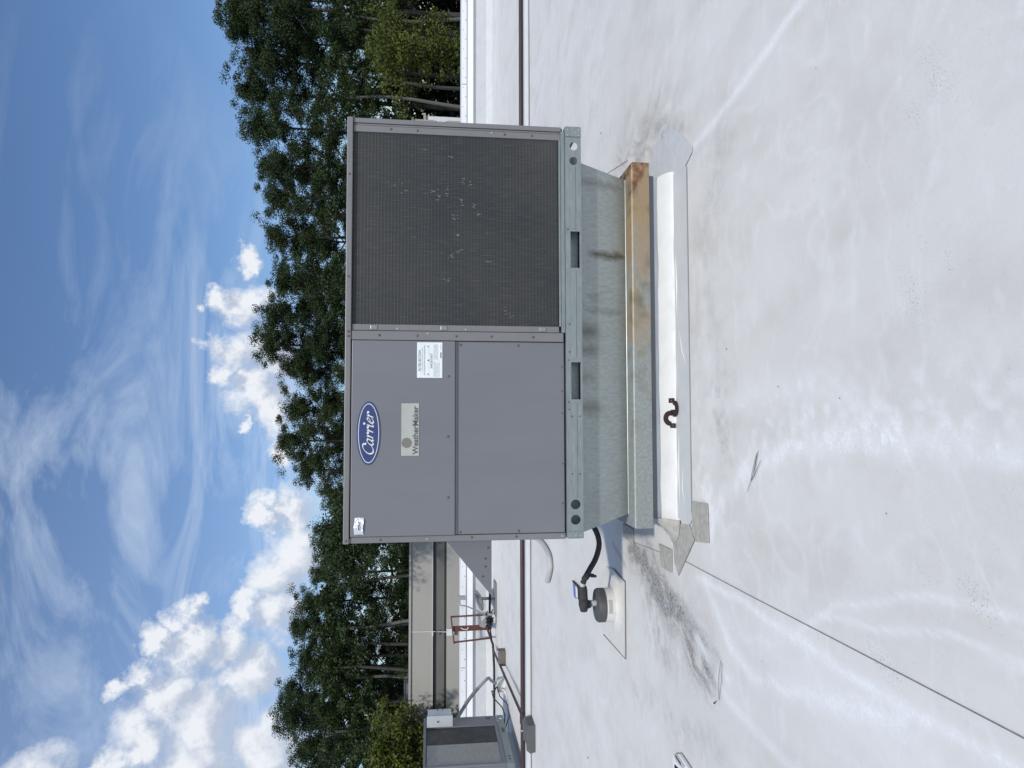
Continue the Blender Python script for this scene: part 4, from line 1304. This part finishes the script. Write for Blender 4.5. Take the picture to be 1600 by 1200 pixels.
MB().tube([(-8.5, 10.30, .05), (-5.35, 10.35, .05), (-4.9, 10.40, .07), (-4.62, 10.45, .17), (-4.40, 10.5, .13), (-3.9, 10.5, .12)], .024, n=10).build('pipe', M['black'], t, smooth=True)
t = thing('pipe_support', (-4.49, 5.4, 0), 'rounded dark grey rubber block under the brown pipe coupling', 'pipe support')
MB().prismy([(-4.64, -.004), (-4.655, .06), (-4.62, .098), (-4.38, .108), (-4.345, .09), (-4.335, -.004)], 5.28, 5.58).build('block', M['block'], t, bevel=.015)
t = thing('pipe_support', (-4.63, 8.85, 0), 'small brown block standing beside the branch pipe', 'pipe support')
MB().box(-4.76, -4.50, 8.74, 8.92, -.004, .115).build('block', M['brownblock'], t, bevel=.01)
MB().tube([(-4.47, 8.80, .13), (-4.50, 8.80, .15), (-4.50, 8.80, .10)], .006, n=6).build('wire_loop', M['black'], t)
t = thing('pipe_collar', (-5.11, 8.85, 0), 'short white cylindrical curb where the conduit comes up', 'roof penetration')
MB().lathe((-5.11, 8.86, 0), [(.20, -.004), (.15, .02), (.128, .04), (.126, .14), (.11, .15)], n=28).build('collar', M['boot'], t, smooth=True)
t = thing('conduit', (-5.0, 8.8, .15), 'grey flexible conduit bending from the white collar up to the electrical box', 'conduit')
path = [(-5.08, 8.82, .15), (-4.99, 8.72, .25), (-4.90, 8.60, .305), (-4.89, 8.5, .36), (-4.96, 8.42, .47), (-5.08, 8.32, .62), (-5.20, 8.22, .74), (-5.30, 8.10, .84), (-5.34, 7.95, .90), (-5.33, 7.85, .955)]
sm = []
for i in range(len(path) - 1):
    for k in range(4):
        t_ = k / 4
        P0 = Vector(path[max(i - 1, 0)]); P1 = Vector(path[i]); P2 = Vector(path[i + 1]); P3 = Vector(path[min(i + 2, len(path) - 1)])
        sm.append(.5 * ((2 * P1) + (P2 - P0) * t_ + (2 * P0 - 5 * P1 + 4 * P2 - P3) * t_ * t_ + (-P0 + 3 * P1 - 3 * P2 + P3) * t_ ** 3))
sm.append(Vector(path[-1]))
MB().tube(sm[:18], .026, n=10).build('rigid_part', M['conduit'], t, smooth=True)
MB().tube(sm[17:], .029, n=10).build('flexible_part', M['dish'], t, smooth=True)
t = thing('cable', (-5.1, 8.5, 0), 'loose black cable looping between the collar and the smaller unit', 'cable')
MB().tube([(-5.10, 8.72, .16), (-5.12, 8.55, .22), (-5.06, 8.45, .27), (-5.14, 8.35, .25), (-5.24, 8.2, .12), (-5.33, 8.1, .08), (-5.45, 8.02, .10)], .010, n=6).build('cable', M['black'], t, smooth=True)
MB().tube([(-5.10, 8.74, .15), (-5.16, 8.45, .13), (-5.22, 8.25, .02), (-5.35, 8.08, .01), (-5.5, 8.0, .09)], .009, n=6).build('cable', M['black'], t, smooth=True)

# ================================================================== SMALLER UNIT (far left)
u2 = thing('rooftop_unit', (-6.3, 7.3, 0), 'smaller grey rooftop unit at the far left edge with pale and dark coil side', 'air conditioner')
ux0, ux1, uy0, uy1, uz0, uz1 = -7.4, -5.30, 6.40, 8.03, .13, 1.41
MB().box(ux0 + .02, ux1 - .03, uy0 + .02, uy1 - .02, uz0 + .1, uz1 - .04).build('cabinet', M['paint_dark'], u2)
MB().box(ux0 - .01, ux1 + .012, uy0 - .01, uy1 + .01, uz1 - .035, uz1).build('top_cover', M['paint'], u2, bevel=.005)
MB().box(ux1 - .028, ux1, uy1 - .34, uy1, .235, uz1 - .037).build('side_panel', M['paint'], u2, bevel=.003)
MB().box(ux1 - .03, ux1 + .001, uy0, uy0 + .06, .235, uz1 - .037).build('corner_post', M['paint'], u2, bevel=.003)
MB().box(ux1 - .10, ux1 - .033, uy0 + .003, uy0 + .018, .235, uz1 - .037).build('corner_post', M['paint'], u2)
MB().box(ux0 + .03, ux1 - .12, uy0 + .004, uy0 + .018, .30, uz1 - .05).build('front_coil', M['coil'], u2)
pale_m = material('pale_coil', (.25, .25, .23), (.32, .32, .30), scale=14, rough=.7, c=(.36, .36, .33), cscale=18, camt=.2, stretch=(1, .4, 2))
MB().box(ux1 - .03, ux1 - .012, uy0 + .065, uy0 + .70, .30, uz1 - .05).build('coil', pale_m, u2)  # near part of the side coil coloured paler than the far part
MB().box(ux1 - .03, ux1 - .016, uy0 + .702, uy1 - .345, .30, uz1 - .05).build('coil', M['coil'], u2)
MB().box(ux1 - .03, ux1 - .002, uy0 + .062, uy1 - .342, .237, .297).build('lower_trim', M['paint'], u2)
me = plate_with_holes(rect(uy0, uy1, .13, .232), [circle(uy0 + .12, .178, .024), circle(uy0 + .21, .178, .024), rect(uy0 + .98, uy0 + 1.16, .145, .20), circle(uy1 - .13, .178, .024)], .004)
me.transform(Matrix.Rotation(R_(90), 4, 'Z'))
me.transform(Matrix.Translation((-5.296 + 6.3, -7.3, 0)))
link_mesh('base_rail', me, u2, M['galv_rail'])
MB().box(ux0, ux1 - .002, uy0, uy0 + .004, .13, .232).build('base_rail', M['galv_rail'], u2)
MB().box(ux0 + .1, ux1 - .06, uy0 + .12, uy1 - .1, .125, .228).build('base_pan', M['galv'], u2)
mb = MB()
for y_, z_ in ((uy1 - .10, .40), (uy1 - .10, .36)):
    mb.box(ux1 - .001, ux1 + .004, y_ - .03, y_ + .03, z_ - .008, z_ + .008)
mb.build('knockouts', M['void'], u2)
t = thing('curb_adapter', (-6.3, 7.3, 0), 'white membrane curb under the smaller unit', 'roof curb')
MB().box(ux0 + .15, ux1 - .22, uy0 + .18, uy1 - .15, -.004, .124).build('curb', M['membrane'], t)
eb = thing('electrical_box', (-5.25, 7.9, .95), 'pale grey electrical disconnect box on the side of the smaller unit', 'electrical box')
MB().box(-5.297, -5.14, 7.70, 8.00, .97, 1.345).build('box', M['box_paint'], eb, bevel=.006)
MB().box(-5.297, -5.125, 7.685, 7.698, .955, 1.36).build('cover', M['box_paint'], eb, bevel=.004)
MB().box(-5.22, -5.20, 7.676, 7.684, 1.17, 1.20).build('latch', M['screw'], eb)
MB().tube([(-5.13, 7.93, 1.10), (-5.10, 7.93, 1.12), (-5.10, 7.93, 1.18), (-5.13, 7.93, 1.20)], .008, n=6).build('handle', M['black'], eb)

# ================================================================== DISH AND STAND
sdh = thing('satellite_dish', (-4.2, 10.5, 0), 'small grey satellite dish seen edge-on near the parapet', 'satellite dish')
cen = Vector((-4.02, 10.45, .30)); nrm = Vector((-.28, -.25, .92)).normalized()
q = nrm.to_track_quat('Z', 'Y')
mb = MB()
vv, ff = [], []
for j, (r, h) in enumerate([(0.001, 0), (.08, .006), (.16, .024), (.23, .05), (.24, .055), (.235, .045), (.16, .014), (.08, -.006), (.001, -.012)]):
    for k in range(28):
        a = 2 * math.pi * k / 28
        vv.append(cen + q @ Vector((r * math.cos(a), r * math.sin(a) * .9, h)))
for j in range(8):
    for k in range(28):
        k2 = (k + 1) % 28
        ff.append((j * 28 + k, j * 28 + k2, (j + 1) * 28 + k2, (j + 1) * 28 + k))
mb.add(vv, ff).build('reflector', M['dish'], sdh, smooth=True)
MB().tube([(-4.36, 10.40, .17), (-4.22, 10.32, .36), (-4.10, 10.28, .60), (-4.075, 10.27, .73)], .013, n=8).build('feed_arm', M['conduit'], sdh, smooth=True)
f = MB().tube([(-4.06, 10.27, .735), (-3.92, 10.28, .745)], .020, n=10).build('feed_horn', M['conduit'], sdh)
MB().box(-3.97, -3.90, 10.24, 10.32, .62, .765).build('feed_head', M['conduit'], f)
MB().tube([(-4.02, 10.5, .28), (-4.03, 10.55, .14), (-4.05, 10.55, .02)], .03, n=10).build('mast', M['conduit'], sdh)
MB().box(-4.35, -3.7, 10.35, 10.75, -.003, .03).build('base', M['dish'], sdh)
MB().prismy([(-4.30, .06), (-4.57, .24), (-4.53, .34), (-4.46, .30), (-4.28, .16)], 10.40, 10.42).build('bracket', M['conduit'], sdh)
t = thing('cable', (-4.4, 10.4, 0), 'tangled black cables heaped at the foot of the dish', 'cable')
rr = random.Random(2)
for k in range(7):
    pts = [(-4.34 + rr.uniform(-.12, .12) - .03 * i, 10.38 + rr.uniform(-.1, .1), .06 + rr.uniform(0, .16)) for i in range(6)]
    MB().tube(pts, .013, n=6).build('cable', M['black'], t, smooth=True)
st = thing('metal_stand', (-4.6, 10.5, 0), 'red-brown steel frame standing upright by the dish', 'metal stand')


def bar(p0, p1, w, d_, y):
    a, b = Vector((p0[0], p0[1])), Vector((p1[0], p1[1]))
    t_ = (b - a).normalized(); nn = Vector((-t_.y, t_.x)) * w / 2
    return MB().prismy([tuple(a + nn), tuple(a - nn), tuple(b - nn), tuple(b + nn)][::-1], y, y + d_)


bar((-4.36, .90), (-4.34, .12), .028, .03, 10.50).build('leg', M['rustpaint'], st)
bar((-4.86, .84), (-4.80, .08), .028, .03, 10.50).build('leg', M['rustpaint'], st)
bar((-4.345, .895), (-4.875, .835), .028, .03, 10.468).build('top_rail', M['rustpaint'], st)
bar((-4.34, .16), (-4.80, .09), .028, .03, 10.468).build('bottom_rail', M['rustpaint'], st)
bar((-4.595, .862), (-4.585, .125), .105, .02, 10.50).build('centre_panel', M['rustpaint'], st)
MB().tube([(-4.57, 10.49, .70), (-4.60, 10.485, .66), (-4.61, 10.485, .58), (-4.57, 10.49, .55)], .009, n=6).build('hook', M['paper'], st)

# ================================================================== TREES
def make_leaves(centres, radii, per, size, seed, squash=.8, droop=0.0):
    r = np.random.default_rng(seed)
    N = len(centres) * per
    c = np.repeat(np.array(centres), per, 0)
    rad = np.repeat(np.array(radii), per)[:, None]
    d = r.normal(size=(N, 3)); d /= np.linalg.norm(d, axis=1)[:, None]
    rr_ = r.random((N, 1)) ** .45
    pos = c + d * rr_ * rad * np.array([1, 1, squash])
    pos[:, 2] -= droop * rr_[:, 0] * rad[:, 0]
    # leaf frame: face normals biased outwards and up, so clumps shade light on top and dark below
    nrm_ = d + r.normal(size=(N, 3)) * .55 + np.array([0, 0, .35]); nrm_ /= np.linalg.norm(nrm_, axis=1)[:, None]
    t = np.cross(nrm_, r.normal(size=(N, 3))); t /= np.linalg.norm(t, axis=1)[:, None]
    b = np.cross(nrm_, t)
    s = (size * r.uniform(.6, 1.4, (N, 1)))
    v = np.stack([pos - t * s * .5, pos + b * s * .32, pos + t * s * .5, pos - b * s * .32], 1).reshape(-1, 3)
    return v


def quads_mesh(name, v):
    me_ = bpy.data.meshes.new(name)
    nq = len(v) // 4
    me_.vertices.add(len(v)); me_.vertices.foreach_set('co', v.astype('f').ravel())
    me_.loops.add(nq * 4); me_.loops.foreach_set('vertex_index', np.arange(nq * 4, dtype='i'))
    me_.polygons.add(nq); me_.polygons.foreach_set('loop_start', np.arange(0, nq * 4, 4, dtype='i'))
    me_.update(calc_edges=True)
    return me_


def tree_proto(seed, H=18.0, crown_lo=.38, R=2.6, nclump=310, per=150, size=.095, form='round'):
    r = random.Random(seed)
    tb = MB()
    lean = (r.uniform(-.5, .5), r.uniform(-.4, .4))

    def axis(t):
        return Vector((lean[0] * t * t + .12 * math.sin(5 * t + seed), lean[1] * t * t + .1 * math.sin(4 * t + 2 * seed), H * t))
    tb.tube([axis(k / 10 * .9) for k in range(11)], [.19 * (1 - k / 11) ** .8 + .02 for k in range(11)], n=8)
    cs, rs_ = [], []
    nb_ = 26
    for i in range(nb_):
        t = crown_lo + (1 - crown_lo) * ((i + r.random()) / nb_)
        base_ = axis(t * .94)
        u = (t - crown_lo) / (1 - crown_lo)
        prof_ = (math.sin(math.pi * min(1, u * .86 + .16)) ** .6) if form == 'round' else (1 - u) ** .8 + .08
        L = R * prof_ * r.uniform(.55, 1.15)
        a = i * 2.4 + r.uniform(-.5, .5)
        rise = r.uniform(.05, .55) if form == 'round' else r.uniform(-.25, .15)
        tip = base_ + Vector((math.cos(a) * L, math.sin(a) * L, L * rise))
        mid = (base_ + tip) / 2 + Vector((0, 0, .15 * L))
        tb.tube([base_, mid, tip], [.05, .035, .012], n=4, caps=False)
        k_ = nclump // nb_
        for j in range(k_):
            w = .28 + .72 * (j + r.random()) / k_
            pnt = base_.lerp(tip, w) + Vector((r.gauss(0, .28), r.gauss(0, .28), r.gauss(0, .26) + .1 * L * math.sin(math.pi * w)))
            cs.append(tuple(pnt)); rs_.append(r.uniform(.28, .66) * (1.0 if form == 'round' else .8))
    for j in range(34):
        pnt = axis(r.uniform(.86, .99)) + Vector((r.gauss(0, .85), r.gauss(0, .85), -abs(r.gauss(0, .3))))
        cs.append(tuple(pnt)); rs_.append(r.uniform(.28, .55))
    return tb, make_leaves(cs, rs_, per, size, seed, .75, .25 if form != 'round' else 0)


protos = []
for s in range(6):
    tb, lv = tree_proto(100 + s, R=2.9 + .3 * (s % 3), crown_lo=(.34, .42, .38, .46, .36, .40)[s])
    mt = bpy.data.meshes.new('trunk')
    mt.from_pydata(tb.v, [], tb.f); mt.materials.append(M['bark']); mt.update()
    ml = quads_mesh('crown', lv); ml.materials.append(M['leaf'])
    protos.append((mt, ml))

TREES = [(28.88, 46, 17.05), (26.72, 46, 16.41), (25.43, 48, 15.63), (23.93, 50, 16.83), (19.04, 44, 14.73), (16.92, 44, 13.67), (16.2, 50, 14.8), (13.03, 48, 13.81), (9.62, 46, 13.11), (7.38, 46, 13.75), (5.16, 50, 14.79), (3.04, 50, 12.88), (0.44, 50, 12.84), (-1.81, 46, 12.41), (-3.77, 46, 11.29), (-5.97, 46, 9.26), (-8.74, 50, 10.46), (-10.08, 44, 9.58), (-12.11, 44, 10.48), (-14.49, 46, 11.29), (-15.96, 44, 10.7), (-19.4, 48, 12.4), (-19.94, 44, 11.68), (-23.79, 48, 11.47), (-26.94, 50, 11.74), (33.74, 50, 18.27), (36.28, 50, 17.86), (-29.15, 50, 12.15)]
LAB = ['tallest dark green tree at the top corner of the photo, nearest the frame edge', 'tall dark tree second from the top edge of the photo', 'tree with a sky gap low in its crown at the top edge of the photo',
       'tall tree behind the yellow-green cedar', 'tree rising directly beyond the top corner of the unit cover', 'tree just past the right corner of the unit with thin lower branches',
       'tree behind the right third of the coil, with a pocket of sky', 'rounded tree behind the middle of the coil near the first cloud', 'tree standing where the white cloud first meets the treeline',
       'tree in front of the densest white cloud over the coil', 'thin tree with bare stem showing between coil and badge', 'tree behind the seam between coil and panels', 'sparse crown dipping down beyond the filter label',
       'full rounded crown beyond the oval badge', 'second rounded crown behind the oval badge, lower than its neighbour', 'lowest crown in the treeline, in the notch beyond the foil tag', 'tree with a lone twig sticking out above the foil tag corner',
       'tree directly above the left end of the unit cover', 'dark tree above the hood with sky specks through it', 'dark crown above the satellite dish', 'dark crown beyond the red-brown stand',
       'broad dark tree above the first vent box on the tan roof', 'broad dark tree above the smaller vent box', 'dark tree above the smaller unit', 'last tree at the bottom edge of the photo',
       'tree just outside the top edge of the photo', 'outermost tree beyond the top edge of the photo', 'outermost tree beyond the bottom edge of the photo']


def add_tree(i, x, y, top, label, group, name='tree', dens=1.0):
    t_ = thing(name, (x, y, -5.0), label, 'tree', group)
    mt, ml = protos[i % 6]
    s_ = (top + 5.0) / 18.35
    t_.rotation_euler = (0, 0, i * 1.7)
    t_.scale = (s_ * 1.0, s_ * 1.0, s_)
    a = bpy.data.objects.new('trunk', mt); col.objects.link(a); a.parent = t_
    b = bpy.data.objects.new('crown', ml); col.objects.link(b); b.parent = t_
    return t_


for i, (x, y, top) in enumerate(TREES):
    add_tree(i, x, y, top, LAB[i], 'front trees of the treeline')
rr = random.Random(6)
for i in range(24):
    x = -33 + i * 3.15 + rr.uniform(-.8, .8)
    if -17 < x < -10 or 22.5 < x < 28.5:
        continue
    base_top = np.interp(x, [-30, -19, -14, -6, 2, 10, 20, 30, 40], [11.0, 11.2, 9.6, 8.6, 11.6, 12.6, 13.6, 15.5, 16.5])
    add_tree(i * 5 + 2, x, 54 + rr.uniform(-2, 3), base_top + rr.uniform(-1.2, .8), 'dark tree in the second row, mostly hidden by the front trees', 'second row of trees')
# undergrowth closing the wood behind the trunks
r = np.random.default_rng(5)
cs = np.stack([r.uniform(-45, 55, 5200), r.uniform(55, 64, 5200), r.uniform(-5, 5.5, 5200)], -1)
cs[:, 2] -= np.abs(r.normal(0, .8, 5200))
cs[:, 2] = np.where((cs[:, 0] > -20) & (cs[:, 0] < -11), np.minimum(cs[:, 2], 3.3), cs[:, 2])
v = make_leaves(cs, r.uniform(.7, 1.5, 5200), 14, .55, 9, 1.0)
ug = link_mesh('undergrowth', quads_mesh('undergrowth', v), None, M['leaf_shaded'])
tag(ug, 'dense dark undergrowth filling the wood behind the tree trunks', 'undergrowth', kind='stuff')
# extra bare stems seen under the crowns
STEMS = [(26.74, 43), (25.4, 42.5), (22.3, 43), (20.54, 42), (-10.69, 43), (-13.14, 42), (-13.43, 43.2), (-14.57, 43), (-15.99, 42), (-17.0, 43), (-18.61, 43), (-19.42, 42), (-20.94, 43), (9.24, 43), (6.88, 42), (14.42, 43)]
SL = ['pale trunk by the cedar at the top edge', 'thin dark trunk beside the cedar', 'trunk between the cedar and the unit corner', 'pale mottled trunk close to the unit corner', 'thin trunk nearest the left end of the unit',
      'pale slim trunk above the conduit joint', 'twin slim trunk close behind the pale one', 'trunk above the red-brown stand', 'short visible trunk between stand and vent boxes', 'trunk left of the first vent box',
      'trunk just above the first vent box', 'trunk above the smaller vent box', 'pale leaning trunk above the smaller unit', 'dark trunk showing just over the unit cover near the coil end', 'slim trunk over the mid post of the unit', 'slim trunk above the middle of the coil']
for i, (x, y) in enumerate(STEMS):
    t = thing('tree', (x, y, -5), SL[i], 'tree', 'slim trunks under the canopy')
    rr = random.Random(i)
    pts = [(x + .25 * math.sin(k * .8 + i), y, -5 + k * 1.5) for k in range(9)]
    MB().tube(pts, [.17 - .012 * k for k in range(9)], n=7).build('trunk', M['bark_pale'] if i in (0, 3, 5, 9, 12) else M['bark'], t, smooth=True)
    cs = [(x + rr.gauss(0, 1.1), y + rr.gauss(0, .9), 6.0 + rr.uniform(-1.2, 2.2)) for k in range(26)]
    me_ = quads_mesh('crown', make_leaves([(a - x, b - y, c + 5) for a, b, c in cs], [rr.uniform(.3, .6) for _ in cs], 70, .17, i + 50))
    link_mesh('crown', me_, t, M['leaf'])
# near trees
def near_tree(x, y, z1, R, label, seed, mat_, form='cone', lo=.2, per=70, size=.10, ncl=260):
    t_ = thing('tree', (x, y, -5), label, 'tree')
    tb, lv = tree_proto(seed, H=z1 + 5, crown_lo=lo, R=R, nclump=ncl, per=per, size=size, form=form)
    mt = bpy.data.meshes.new('trunk'); mt.from_pydata(tb.v, [], tb.f); mt.materials.append(M['bark']); mt.update()
    link_mesh('trunk', mt, t_)
    link_mesh('crown', quads_mesh('crown', lv), t_, mat_)
    return t_


near_tree(12.9, 21, 3.6, 1.7, 'yellow-green feathery cedar by the top edge of the photo', 301, M['leaf_bright'], lo=.15, ncl=190, per=70)
near_tree(15.3, 24, 4.0, 1.6, 'second yellow-green cedar behind the first', 305, M['leaf_bright'], lo=.2, ncl=150, per=60)
near_tree(-13.1, 23.6, 3.6, 1.4, 'yellow-green bushy tree above the smaller unit', 302, M['leaf_bright'], form='round', lo=.60, ncl=200, size=.12)
near_tree(-4.5, 24.0, 5.6, 2.0, 'dark tree whose lowest twigs hang over the tan roof edge', 303, M['leaf'], form='round', lo=.80, ncl=260, size=.10)

scene.render.engine = 'CYCLES'
